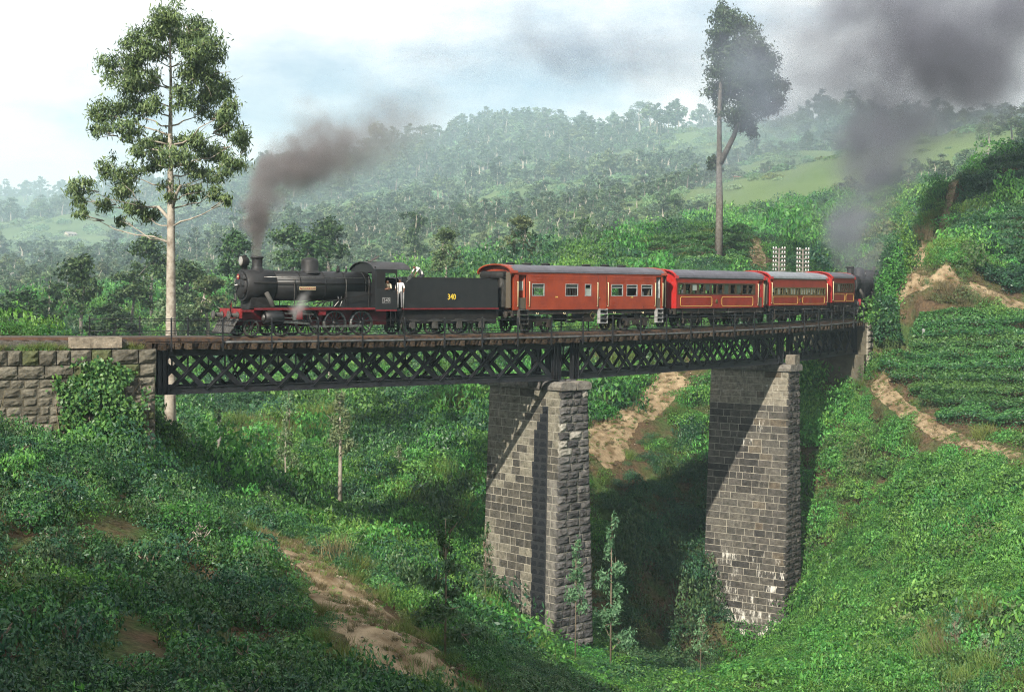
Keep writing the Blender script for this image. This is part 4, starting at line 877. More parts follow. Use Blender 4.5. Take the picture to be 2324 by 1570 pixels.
dm = MB(); dm.bar((-.35, -1.36, 1.0), (-.1, -1.36, 1.25), .03, .05, up=(0, 1, 0)); dm.bar((-.1, -1.36, 1.25), (.15, -1.36, 1.0), .03, .05, up=(0, 1, 0)); dm.bar((.15, -1.36, 1.0), (-.1, -1.36, .75), .03, .05, up=(0, 1, 0)); dm.bar((-.1, -1.36, .75), (-.35, -1.36, 1.0), .03, .05, up=(0, 1, 0)); dm.build('diamond_sign', olive, C1)
cn = MB(); cn.lathe((-7.2, -.95, 3.4), (0, 1, 0), [(0, .1), (0, .26), (1.9, .26), (1.9, .1)], 20); cn.bb(-7.25, -6.88, -.95, .95, 3.3, 3.5); cn.build('gangway_canopy', blk2, C1)
MB().bb(-7.4, -7.05, -.95, -.7, 1.55, 3.3).build('gangway_shield', grime, C1)
ws = [(-5.55 + i * .8, -5.55 + i * .8 + .64, 2.3, 2.95, 'slat') for i in range(12)]
carriage('passenger_carriage', 42.3, -5.75, 5.35, 1.33, 3.36, 3.92, 'crimson carriage with gold lining and a brown row of open windows, second in the train', c_red2, roof_m, ws, [(4.62, 5.2, 3.2)],
    dict(band=(2.3, 2.95, brown, -5.7, 4.2), framem=brown, lining=[(-5.35, -1.5, 1.47, 2.09), (-.24, 3.87, 1.47, 2.09)], emblem=[(-.9, 1.78)], rails=(4.5, 5.3), hood=(.12, .25), endm=c_red3, leaf=c_red3, footboard=True, worn=((.4, 1.3), (4.6, 5.2)), cornm=brown, bx=2.2))
ws = [(-5.0 + i * .455, -5.0 + i * .455 + .36, 2.14, 2.62, 'slat') for i in range(21)]
carriage('passenger_carriage', 53.9, -5.25, 4.95, 1.33, 3.33, 3.86, 'red carriage with pale roof and olive shuttered windows, third in the train', c_red2, roof_l, ws, [(-5.15, -5.05, 3.2)],
    dict(band=(2.14, 2.62, olive, -5.1, 4.7), framem=olive, lining=[(-4.88, -.55, 1.46, 2.0), (.35, 4.47, 1.46, 2.0)], emblem=[(-.1, 1.72)], rails=(-5.18, 4.9), hood=(.3, .25), endm=c_red3, footboard=True, worn=((.2, 1.5), (3.6, 4.9)), blind=.7, cornm=olive, bx=2.1))
ws = [(-2.7 + i * .52, -2.7 + i * .52 + .4, 2.25, 2.88, 'slat') for i in range(9)]
carriage('passenger_carriage', 63.2, -3.1, 2.5, 1.38, 3.33, 3.84, 'short dull red last carriage at the cutting, half lost in smoke', M('carriage_maroon', (.24, .022, .018), .5, col2=(.17, .018, .014), scale=1.4), roof_m, ws, [],
    dict(band=(2.25, 2.88, brown, -2.8, 2.3), framem=brown, lining=[(-2.75, .0, 1.5, 2.05), (.3, 2.3, 1.5, 2.05)], rails=(-3.0,), hood=(.2, .2), endm=c_red3, footboard=True, worn=((-2.8, -2.0), (.3, 1.1)), bx=1.5))
# ================================================================ plants: helpers
def unit(v): return v / np.maximum(np.linalg.norm(v, axis=-1, keepdims=True), 1e-9)
def leaf_quads(c, nrm, size, r, ratio=.45, droop=0.0, spread=.7):
    """rhombic leaves at c, facing roughly along nrm"""
    n = len(c); nn = unit(nrm + r.normal(0, spread, (n, 3))); d = r.normal(0, 1, (n, 3)); d[:, 2] -= droop * 2.2; d = unit(d - nn * (d * nn).sum(-1, keepdims=True)); s = np.cross(nn, d)
    L_ = (np.asarray(size) * r.uniform(.7, 1.3, n))[:, None]; W = L_ * ratio
    return np.stack([c - d * L_ * .5, c + s * W * .5 - d * L_ * .08, c + d * L_ * .5, c - s * W * .5 - d * L_ * .08], 1)
def dome_leaves(n, rx, ry, rz, size, r, lump=.25, droop=0, fill=.25, ratio=.45):
    u = unit(r.normal(0, 1, (n, 3))); u[:, 2] = np.abs(u[:, 2]) * 1.0 - .12
    k = np.where(r.random(n) < fill, r.uniform(.35, .9, n), r.uniform(.86, 1.06, n))
    lv = unit(r.normal(0, 1, (14, 3))); bump = 1 + lump * (np.clip((u @ lv.T - .75) / .25, 0, 1).max(1) - .45)
    c = u * (k * bump)[:, None] * np.array([rx, ry, rz]); return leaf_quads(c, u / np.array([rx, ry, rz]), size, r, ratio, droop)
# greens
tea_m = leafmat('tea_leaf', (0.0191, 0.0812, 0.0326), (0.1029, 0.2331, 0.0529), .22, .42, .02, .28)
tea_d = leafmat('tea_leaf_dark', (0.0132, 0.0589, 0.0338), (0.0557, 0.1484, 0.0493), .2, .42, .02, .25)
shrub_m = leafmat('shrub_leaf', (0.0360, 0.1360, 0.0314), (0.1544, 0.3580, 0.0672), .28, .5, .025, .3)
shrub_g = leafmat('scrub_leaf_dull', (0.056, 0.105, 0.035), (0.168, 0.217, 0.084), .25, .6, .03, .3)
dry_m = leafmat('dry_grass', (.12, .10, .05), (.21, .185, .1), .2, .8, .02, .3, .1)
grass_m = leafmat('grass_blade', (0.072, 0.132, 0.030), (0.192, 0.252, 0.072), .3, .6, .03, .3, .2)
gum_m = leafmat('gum_leaf', (0.0638, 0.1237, 0.0528), (0.1885, 0.2756, 0.1020), .2, .5, .02, .12)
tall_m = leafmat('tall_tree_leaf', (0.031, 0.070, 0.036), (0.084, 0.140, 0.063), .2, .5, .015, .1)
dark_m = leafmat('dark_tree_leaf', (0.0187, 0.0500, 0.0221), (0.0702, 0.1254, 0.0344), .18, .5, .02, .3)
pale_m = leafmat('pale_tree_leaf', (0.078, 0.143, 0.065), (0.195, 0.260, 0.124), .25, .55, .03, .3)
fern_m = leafmat('feathery_leaf', (0.070, 0.182, 0.084), (0.224, 0.392, 0.196), .3, .5, .015, .15)
blue_m = leafmat('bluish_bush_leaf', (0.0312, 0.0819, 0.0322), (0.0878, 0.1507, 0.0546), .2, .5, .015, .2)
bark_p = M('pale_bark', (.42, .38, .32), .85, col2=(.19, .155, .125), scale=2.2, bump=.4, bscale=9, spec=.1, low=.42, high=.66)
bark_d = M('grey_bark', (.23, .21, .19), .9, col2=(.12, .105, .09), scale=3, bump=.5, bscale=12, spec=.1)
twig_m = M('twig', (.13, .10, .07), .9, col2=(.22, .18, .13), scale=4)
PROTO = bpy.data.collections.new('prototypes')
def scatter(name, pts, rot, scl, idx, meshes, label, cat):
    """one object of kind stuff: copies of a few clump meshes on points"""
    col = bpy.data.collections.new(name + '_set')
    for i, m_ in enumerate(meshes):
        o = bpy.data.objects.new('%s_%02d' % (name, i), m_); col.objects.link(o)
    me = bpy.data.meshes.new(name); n = len(pts); me.vertices.add(n); me.vertices.foreach_set('co', np.asarray(pts, np.float32).ravel())
    a = me.attributes.new('rot', 'FLOAT_VECTOR', 'POINT'); a.data.foreach_set('vector', np.asarray(rot, np.float32).ravel())
    a = me.attributes.new('scl', 'FLOAT_VECTOR', 'POINT'); a.data.foreach_set('vector', np.asarray(scl, np.float32).ravel())
    a = me.attributes.new('idx', 'INT', 'POINT'); a.data.foreach_set('value', np.asarray(idx, np.int32))
    o = link(name, me); g = bpy.data.node_groups.new(name, 'GeometryNodeTree')
    g.interface.new_socket('Geometry', in_out='INPUT', socket_type='NodeSocketGeometry'); g.interface.new_socket('Geometry', in_out='OUTPUT', socket_type='NodeSocketGeometry')
    N = g.nodes.new; gi = N('NodeGroupInput'); go = N('NodeGroupOutput'); ip = N('GeometryNodeInstanceOnPoints'); ci = N('GeometryNodeCollectionInfo')
    ci.inputs['Collection'].default_value = col; ci.inputs['Separate Children'].default_value = True; ci.inputs['Reset Children'].default_value = True
    ip.inputs['Pick Instance'].default_value = True
    def na(nm, dt):
        x = N('GeometryNodeInputNamedAttribute'); x.data_type = dt; x.inputs['Name'].default_value = nm; return x.outputs['Attribute']
    Lk = g.links.new; Lk(gi.outputs[0], ip.inputs['Points']); Lk(ci.outputs[0], ip.inputs['Instance']); Lk(na('idx', 'INT'), ip.inputs['Instance Index'])
    er = N('FunctionNodeEulerToRotation'); Lk(na('rot', 'FLOAT_VECTOR'), er.inputs[0]); Lk(er.outputs[0], ip.inputs['Rotation']); Lk(na('scl', 'FLOAT_VECTOR'), ip.inputs['Scale']); Lk(ip.outputs[0], go.inputs[0])
    md = o.modifiers.new('scatter', 'NODES'); md.node_group = g
    return tag(o, label, cat, kind='stuff')
def clump(n, rx, rz, size, mat, seed, lump=.3, droop=0, ratio=.45, fill=.3):
    r = np.random.default_rng(seed); q = dome_leaves(n, rx, rx * r.uniform(.8, 1.1), rz, size, r, lump, droop, fill, ratio)
    return quads_mesh('clump', q, [mat], r.random(n) ** 1.3)
def tuft(n, h, rad, mat, seed, w=.025):
    r = np.random.default_rng(seed); b = np.c_[r.normal(0, rad * .4, (n, 2)), np.zeros(n)]; t = np.c_[r.normal(0, .45, (n, 2)), np.ones(n)]; L_ = r.uniform(.5, 1.1, n)[:, None] * h
    mid = b + t * L_ * .55; tip = b + t * L_ + np.c_[t[:, :2] * .4 * L_, -np.zeros(n)] ; s = unit(np.c_[r.normal(0, 1, (n, 2)), np.zeros(n)]) * w
    return quads_mesh('tuft', np.stack([b - s, b + s, mid + s * .8, tip], 1) if False else np.stack([b - s, b + s, tip + s * .2, tip - s * .2], 1), [mat], r.random(n))
# ================================================================ zones
PATHS = [  # worn earth: picture points with depth window, half width in metres
    ([(480, 1178), (560, 1200), (640, 1235), (720, 1290), (790, 1350), (850, 1420), (910, 1490), (970, 1570)], (34, 80), 1.5, 'sandy footpath running down the foreground slope past the rocks'),
    ([(1560, 848), (1500, 885), (1440, 935), (1390, 985), (1340, 1045)], (98, 135), 1.5, 'pale bare earth track behind the nearer pier'),
    ([(1992, 850), (1992, 885), (2040, 925), (2100, 965), (2200, 1005), (2330, 1040), (2420, 1080)], (90, 130), .6, 'brown footpath along the foot of the tea rows'),
    ([(2185, 385), (2165, 440), (2140, 500), (2110, 555), (2090, 600), (2075, 640), (2060, 690)], (116, 165), (.6, .6, .7, 1.0, 1.4, 1.5, 1.0), 'steep bare tan earth scar beside the upper tea field'),
    ([(2085, 628), (2150, 640), (2220, 662), (2290, 690), (2360, 705), (2450, 712)], (112, 140), (1.0, 1.3, 1.3, 1.1, 1.0, 1.0), 'brown bare earth bank between the two tea fields'),
    ([(1708, 515), (1716, 550), (1722, 590), (1728, 612)], (150, 185), .8, 'narrow eroded gully in the tea mound behind the train'),
]
PATHPTS = []
for pts, (d0, d1), hw_, lab in PATHS:
    w = [hit(u, v, d0, d1, .25) for u, v in pts]; dense = []; wd = []; ws_ = hw_ if isinstance(hw_, tuple) else (hw_,) * len(pts)
    for a, b, wa, wb in zip(w[:-1], w[1:], ws_[:-1], ws_[1:]):
        k = max(2, int((b - a).length / .5))
        for i in range(k): dense.append(a.lerp(b, i / k)); wd.append(wa + (wb - wa) * i / k)
    dense.append(w[-1]); wd.append(ws_[-1]); da = np.array([(p.x, p.y) for p in dense]); dp_ = np.pad(da, ((4, 4), (0, 0)), 'edge'); da = np.stack([np.convolve(dp_[:, c], np.ones(9) / 9, 'valid') for c in (0, 1)], 1); PATHPTS.append((da, np.array(wd), lab))
def path_dist(x, y):
    d = np.full(len(x), 99.0)
    for pp, hw_, _ in PATHPTS:
        for a in range(0, len(x), 5000):
            q = np.sqrt((x[a:a + 5000, None] - pp[None, :, 0]) ** 2 + (y[a:a + 5000, None] - pp[None, :, 1]) ** 2) - hw_[None]; q = q.min(1); d[a:a + 5000] = np.minimum(d[a:a + 5000], q)
    return d
earth = M('path_earth', (.36, .28, .18), .95, col2=(.13, .09, .05), scale=1.1, detail=12, bump=1.0, bscale=9, spec=.05, coords='Object')
for i, (pp, hw_, lab) in enumerate(PATHPTS):
    r = np.random.default_rng(i); k = len(pp); t = np.gradient(pp, axis=0); t = unit(t); nn = np.c_[-t[:, 1], t[:, 0]]; wv = hw_ * (1 + .35 * np.convolve(r.normal(0, 1, k + 8), np.ones(9) / 3, 'valid') * .5)
    cols = np.linspace(-1, 1, 7); v = []
    for c in cols: 
        q = pp + nn * (wv * c)[:, None]; z = hgt(q[:, 0], q[:, 1]) + .10 - .14 * abs(c) ** 3 + (_noise2(q[:, 0], q[:, 1], .7, 5) - .5) * .14 + (_noise2(q[:, 0], q[:, 1], .3, 6) - .5) * .06; v.append(np.c_[q, z])
    v = np.stack(v, 1).reshape(-1, 3); f = [(a * 7 + b, (a + 1) * 7 + b, (a + 1) * 7 + b + 1, a * 7 + b + 1) for a in range(k - 1) for b in range(6)]
    o = link('path', mesh_from('path', v, f, [earth], smooth=True)); tag(o, lab, None, kind='structure')
TEA_LOW = [(1985, 735), (2030, 705), (2330, 715), (2600, 720), (2600, 1000), (2330, 985), (2210, 985), (2130, 955), (2080, 905), (2010, 850), (1985, 800)]
TEA_UP = [(2205, 358), (2330, 330), (2600, 330), (2600, 690), (2330, 690), (2240, 650), (2200, 615), (2125, 590), (2130, 520), (2175, 440)]
MOUND = [(1380, 612), (1480, 545), (1600, 505), (1700, 500), (1712, 560), (1705, 615)]
TERR = [(1640, 472), (1870, 468), (1880, 540), (1860, 610), (1735, 612), (1720, 520)]
DARKTEA = [(470, 930), (560, 905), (700, 905), (690, 980), (640, 1030), (540, 1050), (480, 1010)]
BANK_P = [(2060, 610), (2135, 600), (2210, 640), (2260, 665), (2340, 690), (2600, 700), (2600, 715), (2030, 705)]
SOIL = [[(250, 1290), (300, 1260), (330, 1330), (270, 1370)], [(230, 1080), (320, 1090), (330, 1160), (230, 1170)], [(0, 1190), (90, 1180), (110, 1290), (0, 1300)], [(380, 1210), (460, 1230), (520, 1330), (440, 1330)], [(250, 1350), (370, 1420), (330, 1480), (230, 1420)]]
# ================================================================ tea hedges along the contours
HEDGE = []
def hedge_rows(name, poly, d0, d1, a0, a1, zs, width, hgt_, leaf, dens, mat, labelfn, group):
    aa = np.radians(np.arange(a0, a1, .12)); ds = np.arange(d0, d1, .25); gx_ = ds[None] * np.cos(aa)[:, None]; gy_ = ds[None] * np.sin(aa)[:, None]; G = hgt(gx_, gy_)
    wob = (_noise2(gx_, gy_, 14, 5) - .5) * .7; G = G + wob
    rows = []
    for zi, zl_ in enumerate(zs):
        above = G > zl_; first = above.argmax(1); has = above.any(1) & (first > 0); run = []
        def flush():
            if len(run) > 9: rows.append((zi, list(run)))
            run.clear()
        for i in range(len(aa)):
            if has[i]:
                p = (gx_[i, first[i]], gy_[i, first[i]]); zz = G[i, first[i]] - wob[i, first[i]]; uu, vv = proj(np.array([p[0], p[1], zz + .3]))
                if inpoly(np.array([uu]), np.array([vv]), poly)[0] and (not run or math.dist(run[-1][:2], p) < 2.2): run.append((p[0], p[1], zz)); continue
            flush()
            if has[i] and inpoly(np.array([uu]), np.array([vv]), poly)[0]: run.append((p[0], p[1], zz))
        flush()
    rr = np.random.default_rng(int(d0)); made = []
    for zi, rw in rows:
        a = np.array(rw); k = np.ones(5) / 5
        if len(a) > 8: b = np.pad(a, ((2, 2), (0, 0)), 'edge'); a = np.stack([np.convolve(b[:, c], k, 'valid') for c in range(3)], 1)
        seg = np.linalg.norm(np.diff(a, axis=0), axis=1); cum = np.r_[0, seg.cumsum()]; Lr = cum[-1]; n = int(Lr * (width + hgt_) * dens)
        if Lr < 6: continue
        HEDGE.extend((p[0], p[1]) for p in a)
        t = rr.uniform(0, Lr, n); c = np.stack([np.interp(t, cum, a[:, q]) for q in range(3)], 1); tg = unit(np.stack([np.interp(t, cum, np.gradient(a[:, q], cum)) for q in range(3)], 1)); side = np.c_[tg[:, 1], -tg[:, 0], np.zeros(n)]; side = unit(side)
        ph = np.where(rr.random(n) < .72, rr.uniform(-1.4, 1.4, n), rr.uniform(-2.0, 2.0, n)); lump = .62 + .72 * _noise2(t, np.full(n, zi * 7.0), 1.25, 40 + zi); k_ = np.where(rr.random(n) < .25, rr.uniform(.5, .9, n), rr.uniform(.88, 1.08, n)) * lump
        sq = np.sign(np.sin(ph)) * np.abs(np.sin(ph)) ** .7; off = side * (sq * width / 2 * k_ * np.where(np.abs(ph) > 1.45, .8, 1))[:, None]; c2 = c + off; c2[:, 2] = hgt(c2[:, 0], c2[:, 1]) * .5 + c[:, 2] * .5 + np.where(np.abs(ph) < 1.45, .5 + .5 * np.maximum(np.cos(ph), 0) ** .6, .5 - (np.abs(ph) - 1.45) * .8) * hgt_ * k_ + .05
        nr = side * np.sin(ph)[:, None] + np.c_[np.zeros(n), np.zeros(n), np.cos(ph)]
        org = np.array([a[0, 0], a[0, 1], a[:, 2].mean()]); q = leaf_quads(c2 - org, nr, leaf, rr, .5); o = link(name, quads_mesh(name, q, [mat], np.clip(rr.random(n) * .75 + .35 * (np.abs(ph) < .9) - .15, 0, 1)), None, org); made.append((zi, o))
    m = len(made)
    for i, (zi, o) in enumerate(made): tag(o, labelfn(i, m), 'hedge', group)
    return made
ORD = ['lowest', 'second', 'third', 'fourth', 'fifth', 'sixth', 'seventh', 'eighth', 'ninth', 'tenth', 'eleventh', 'twelfth', 'thirteenth', 'fourteenth', 'fifteenth', 'sixteenth', 'seventeenth', 'eighteenth', 'nineteenth', 'twentieth', 'twenty-first', 'twenty-second', 'twenty-third', 'twenty-fourth', 'twenty-fifth', 'twenty-sixth', 'twenty-seventh', 'twenty-eighth', 'twenty-ninth', 'thirtieth'] + ['row %d' % i for i in range(31, 80)]
def rowlab(place):
    return lambda i, m: ('%s row of clipped tea from the bottom, %s' % (ORD[i], place)) if i < m - 1 or m < 2 else 'topmost row of clipped tea, %s' % place
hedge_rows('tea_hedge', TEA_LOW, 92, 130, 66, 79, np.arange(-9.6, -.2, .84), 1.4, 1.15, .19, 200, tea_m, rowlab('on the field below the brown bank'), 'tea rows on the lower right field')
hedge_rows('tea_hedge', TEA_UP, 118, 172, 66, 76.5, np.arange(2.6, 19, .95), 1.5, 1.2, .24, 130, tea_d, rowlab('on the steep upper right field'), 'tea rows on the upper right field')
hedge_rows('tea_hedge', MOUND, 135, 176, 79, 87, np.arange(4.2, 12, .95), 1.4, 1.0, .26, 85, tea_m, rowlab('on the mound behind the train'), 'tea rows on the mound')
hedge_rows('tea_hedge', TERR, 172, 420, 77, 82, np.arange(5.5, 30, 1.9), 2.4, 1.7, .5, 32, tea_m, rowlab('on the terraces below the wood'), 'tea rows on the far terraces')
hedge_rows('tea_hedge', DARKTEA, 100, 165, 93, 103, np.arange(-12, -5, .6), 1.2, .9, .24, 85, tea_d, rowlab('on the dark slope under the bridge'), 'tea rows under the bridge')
HEDGE = np.array(HEDGE)
def hedge_dist(x, y):
    d = np.full(len(x), 99.0)
    for a in range(0, len(x), 3000): d[a:a + 3000] = np.sqrt((x[a:a + 3000, None] - HEDGE[None, ::2, 0]) ** 2 + (y[a:a + 3000, None] - HEDGE[None, ::2, 1]) ** 2).min(1)
    return d
def zone_free(x, y, z):
    """False where no wild growth stands"""
    s = s_of(x, y); n = n_of(x, y); ok = path_dist(x, y) > np.where(rng.random(len(x)) < .06, -.6, .25)
    ok &= ~((s > -40) & (s < -.2) & (n > -2.6) & (n < 2.5)); ok &= ~((s > 66) & (s < 150) & (np.abs(n) < 2.4))
    for sp in (26.3, 51.5): ok &= ~((np.abs(s - sp) < 1.5) & (n > -4.6) & (n < 2.2))
    ok &= hedge_dist(x, y) > np.where(y > 175, 2.0, 1.25)
    return ok
# ================================================================ undergrowth on the slopes
r = np.random.default_rng(21)
def wedge(n, d0, d1, a0=60, a1=121):
    d = np.sqrt(r.uniform(d0 ** 2, d1 ** 2, n)); a = np.radians(r.uniform(a0, a1, n)); return d * np.cos(a), d * np.sin(a)
UG = []
def grow(n, d0, d1, sc, **k):
    x, y = wedge(n, d0, d1, **k); z = hgt(x, y); ok = zone_free(x, y, z); x, y, z = x[ok], y[ok], z[ok]; UG.append((x, y, z, np.full(len(x), sc)))
grow(4200, 22, 60, .75); grow(7500, 60, 100, 1.1); grow(10000, 100, 150, 1.35); grow(5500, 150, 260, 2.2)
def grow_box(n, s0, s1, n0, n1, sc):
    a = r.uniform(s0, s1, n); b = r.uniform(n0, n1, n); x = TCX + (TR + b) * np.cos(TH0 + a / TR); y = TCY + (TR + b) * np.sin(TH0 + a / TR); z = hgt(x, y); ok = zone_free(x, y, z); UG.append((x[ok], y[ok], z[ok], np.full(ok.sum(), sc)))
grow_box(1500, 66.8, 84, 2.4, 12, 1.1); grow_box(1800, 84, 120, 2.4, 16, 1.5); grow(1500, 122, 170, 1.3, a0=70.5, a1=77); grow(3500, 200, 420, 2.6)
X = np.concatenate([u[0] for u in UG]); Y = np.concatenate([u[1] for u in UG]); Z = np.concatenate([u[2] for u in UG]); S = np.concatenate([u[3] for u in UG])
u, v = proj(np.c_[X, Y, Z])
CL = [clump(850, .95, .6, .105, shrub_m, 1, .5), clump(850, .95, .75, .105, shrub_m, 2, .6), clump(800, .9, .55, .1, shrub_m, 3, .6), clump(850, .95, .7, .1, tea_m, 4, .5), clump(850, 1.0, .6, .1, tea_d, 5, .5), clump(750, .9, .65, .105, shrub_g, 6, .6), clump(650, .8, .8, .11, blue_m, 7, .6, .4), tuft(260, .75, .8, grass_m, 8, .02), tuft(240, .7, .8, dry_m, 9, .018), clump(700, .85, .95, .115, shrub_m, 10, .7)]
fld = _noise2(X, Y, 9, 31); f2 = _noise2(X, Y, 3.5, 32); rn = np.clip(r.random(len(X)) * .55 + (_noise2(X, Y, 5.5, 71) * 1.5 - .25) * .45, 0, .999); rn2 = r.random(len(X)); idx = np.zeros(len(X), int)
right = (u > 1600) & (Y < 125); idx = np.where(right, np.where(rn < .33, 0, np.where(rn < .6, 1, np.where(rn < .8, 2, np.where(rn < .9, 9, 5)))), idx)
left = ~right & (Y < 62); idx = np.where(left, np.where(rn < .3, 4, np.where(rn < .45, 6, np.where(rn < .7, 3, np.where(rn < .86, 9, 5)))), idx)
mid = ~right & (Y >= 62); idx = np.where(mid, np.where(rn < .26, 3, np.where(rn < .5, 4, np.where(rn < .68, 0, np.where(rn < .84, 9, np.where(rn < .87, 7, 6))))), idx)
dryz = (fld > .9) & mid; idx = np.where(dryz & (rn < .75), np.where(f2 > .5, 8, 7), idx)
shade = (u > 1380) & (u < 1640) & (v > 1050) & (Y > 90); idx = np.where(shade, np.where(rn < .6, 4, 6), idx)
near_path = path_dist(X, Y) < 1.2; idx = np.where(near_path & (rn2 < .22), np.where(f2 > .55, 8, 7), idx); S = np.where(near_path, S * .7, S)
bankz = inpoly(u, v, BANK_P) & (Y > 112) & (Y < 140); idx = np.where(bankz, np.where(rn2 < .5, 8, 5), idx); S = np.where(bankz, .55, S)
cut = (u > 1940) & (u < 2140) & (v < 720) & (Y > 118); idx = np.where(cut & (rn < .3), 5, idx)
grassr = (u > 2120) & (v > 1420) & (Y < 90); idx = np.where(grassr, np.where(rn2 < .1, 7, np.where(rn2 < .16, 8, np.where(rn2 < .4, 5, np.where(rn2 < .7, 3, 0)))), idx)
keep = np.ones(len(X), bool)
for q in SOIL: keep &= ~(inpoly(u, v, q) & (Y < 62))
keep &= ~(left & (fld < .3) & (rn2 < .8)); keep &= ~(left & (rn2 > .42) & (u < 900))
sv = S * r.uniform(.65, 1.3, len(X)) * np.where((r.random(len(X)) < .06) & (Y > 60), 1.6, 1.0); sv = np.where((idx == 7) | (idx == 8), np.minimum(sv, 1.3), sv)
sv = sv * (.65 + .75 * _noise2(X, Y, 3.2, 72)); scl = np.c_[sv, sv, sv * r.uniform(.8, 2.0, len(X))]; low_ = (u > 1120) & (u < 1850) & (Y < 100); scl[low_, 2] *= .5; keep &= ~((_noise2(X, Y, 2.6, 73) < .12) & (Y < 150))
rot = np.c_[r.normal(0, .12, len(X)), r.normal(0, .12, len(X)), r.uniform(0, 6.3, len(X))]
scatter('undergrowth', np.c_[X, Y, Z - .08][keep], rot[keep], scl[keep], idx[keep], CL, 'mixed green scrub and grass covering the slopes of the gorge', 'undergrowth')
# bare little flowers and sticks are too small to matter; grass on the abutment top
r = np.random.default_rng(5); n = 420; s_ = r.uniform(-26, -.8, n); nn_ = r.choice([r.uniform(1.75, 2.35), -2.4], n) + r.normal(0, .15, n)
nn_ = np.where(r.random(n) < .75, r.uniform(1.7, 2.3, n), r.uniform(-3.6, -2.0, n)); pts = np.array([T(a, b, -.62) for a, b in zip(s_, nn_)])
GR = [tuft(70, .38, .3, grass_m, 81, .014), tuft(60, .3, .3, grass_m, 82, .014), tuft(50, .45, .25, dry_m, 83, .012), clump(60, .3, .22, .1, shrub_m, 84)]
ok = ~((s_ > -4.2) & (s_ < -1.6) & (nn_ > 1.6))
scatter('verge_grass', pts[ok], np.c_[np.zeros(n), np.zeros(n), r.uniform(0, 6, n)][ok], np.repeat(r.uniform(.6, 1.2, n)[:, None], 3, 1)[ok], r.choice(4, n, p=[.4, .3, .15, .15])[ok], GR, 'short grass along the top of the left abutment', 'grass')
# ================================================================ tea bushes, one by one
TB = []
for i in range(6):
    rr = np.random.default_rng(100 + i); n = 950; q = dome_leaves(n, 1, rr.uniform(.8, 1.05), .82, .135, rr, .38, .15, .3); TB.append(quads_mesh('foliage', q, [tea_m if i % 2 == 0 else tea_d], rr.random(n) ** 1.2))
stm = MB()
for k in range(6):
    a = k * 1.05; stm.tube([(.05 * math.cos(a), .05 * math.sin(a), -.25), (.2 * math.cos(a), .2 * math.sin(a), .25), (.42 * math.cos(a), .42 * math.sin(a), .42)], [.04, .03, .012], 5)
STM = stm.mesh('stems', twig_m)
def spaced(cands, gap):
    out = []; cell = {}
    for (x, y, g) in cands:
        k = (int(x // 2), int(y // 2)); bad = False
        for dx in (-1, 0, 1):
            for dy in (-1, 0, 1):
                for (a, b, h) in cell.get((k[0] + dx, k[1] + dy), ()):
                    if (a - x) ** 2 + (b - y) ** 2 < (gap * (g + h) / 2) ** 2: bad = True
        if not bad: cell.setdefault(k, []).append((x, y, g)); out.append((x, y, g))
    return out
r = np.random.default_rng(77)
x, y = wedge(5000, 24, 62, 84, 121); z = hgt(x, y); u, v = proj(np.c_[x, y, z + .4]); ok = (u < 880) & zone_free(x, y, z) & (u > -120) & (v < 1640) & (path_dist(x, y) > 1.0)
for q in SOIL: ok &= ~inpoly(u, v, q)
ok &= _noise2(x, y, 5, 9) > .33
sel = spaced([(a, b, r.uniform(.75, 1.25)) for a, b in zip(x[ok], y[ok])], 1.35)[:170]
for i, (a, b, g) in enumerate(sel):
    zz = H1(a, b); o = link('tea_bush', TB[i % 6], None, (a, b, zz + .05), (0, 0, r.uniform(0, 6)), (g * .95, g * .95, g * r.uniform(1.0, 1.35))); link('stems', STM, o)
    tag(o, 'rounded dark green tea bush on the shady foreground slope left of the footpath', 'bush', 'tea bushes on the near left slope')
x, y = wedge(16000, 66, 132, 86, 114); z = hgt(x, y); u, v = proj(np.c_[x, y, z + .4]); ok = (u > 480) & (u < 1110) & (v > 870) & (v < 1345) & zone_free(x, y, z) & (_noise2(x, y, 8, 12) > .25)
sel = spaced([(a, b, r.uniform(.7, 1.2)) for a, b in zip(x[ok], y[ok])], 1.75)[:290]
for i, (a, b, g) in enumerate(sel):
    o = link('tea_bush', TB[(i * 5) % 6], None, (a, b, H1(a, b) + .02), (0, 0, r.uniform(0, 6)), (g * 1.2, g * 1.2, g * r.uniform(1.0, 1.3)))
    tag(o, 'clipped tea bush on the sunny slope under the left half of the bridge', 'bush', 'tea bushes under the bridge')

# pebbles and little tufts on the worn paths
r = np.random.default_rng(55); P_ = []
for pp, hw_, _ in PATHPTS:
    k = r.integers(0, len(pp), int(len(pp) * 14)); q = pp[k] + r.normal(0, 1, (len(k), 2)) * (hw_[k] * .55)[:, None]; P_.append(q)
q = np.concatenate(P_); z = hgt(q[:, 0], q[:, 1]) + .07; n = len(q); peb = []
for i in range(3):
    bm = bmesh.new(); bmesh.ops.create_icosphere(bm, subdivisions=1, radius=.5)
    for w in bm.verts: w.co *= random.uniform(.75, 1.2); w.co.z *= .6
    m_ = bpy.data.meshes.new('pebble'); bm.to_mesh(m_); bm.free(); m_.materials.append(M('pebble', (.3, .25, .18), .9, rnd=.5)); peb.append(m_)
LT = peb + [tuft(40, .16, .2, grass_m, 91, .01), tuft(40, .2, .2, dry_m, 92, .01), clump(40, .16, .1, .06, shrub_m, 93)]
ix = r.choice(6, n, p=[.13, .13, .14, .25, .25, .1]); sc = np.where(ix < 3, r.uniform(.04, .16, n), r.uniform(.5, 1.3, n))
scatter('path_litter', np.c_[q, z], np.c_[np.zeros(n), np.zeros(n), r.uniform(0, 6, n)], np.repeat(sc[:, None], 3, 1), ix, LT, 'pebbles and small grass tufts strewn over the worn paths', 'litter')
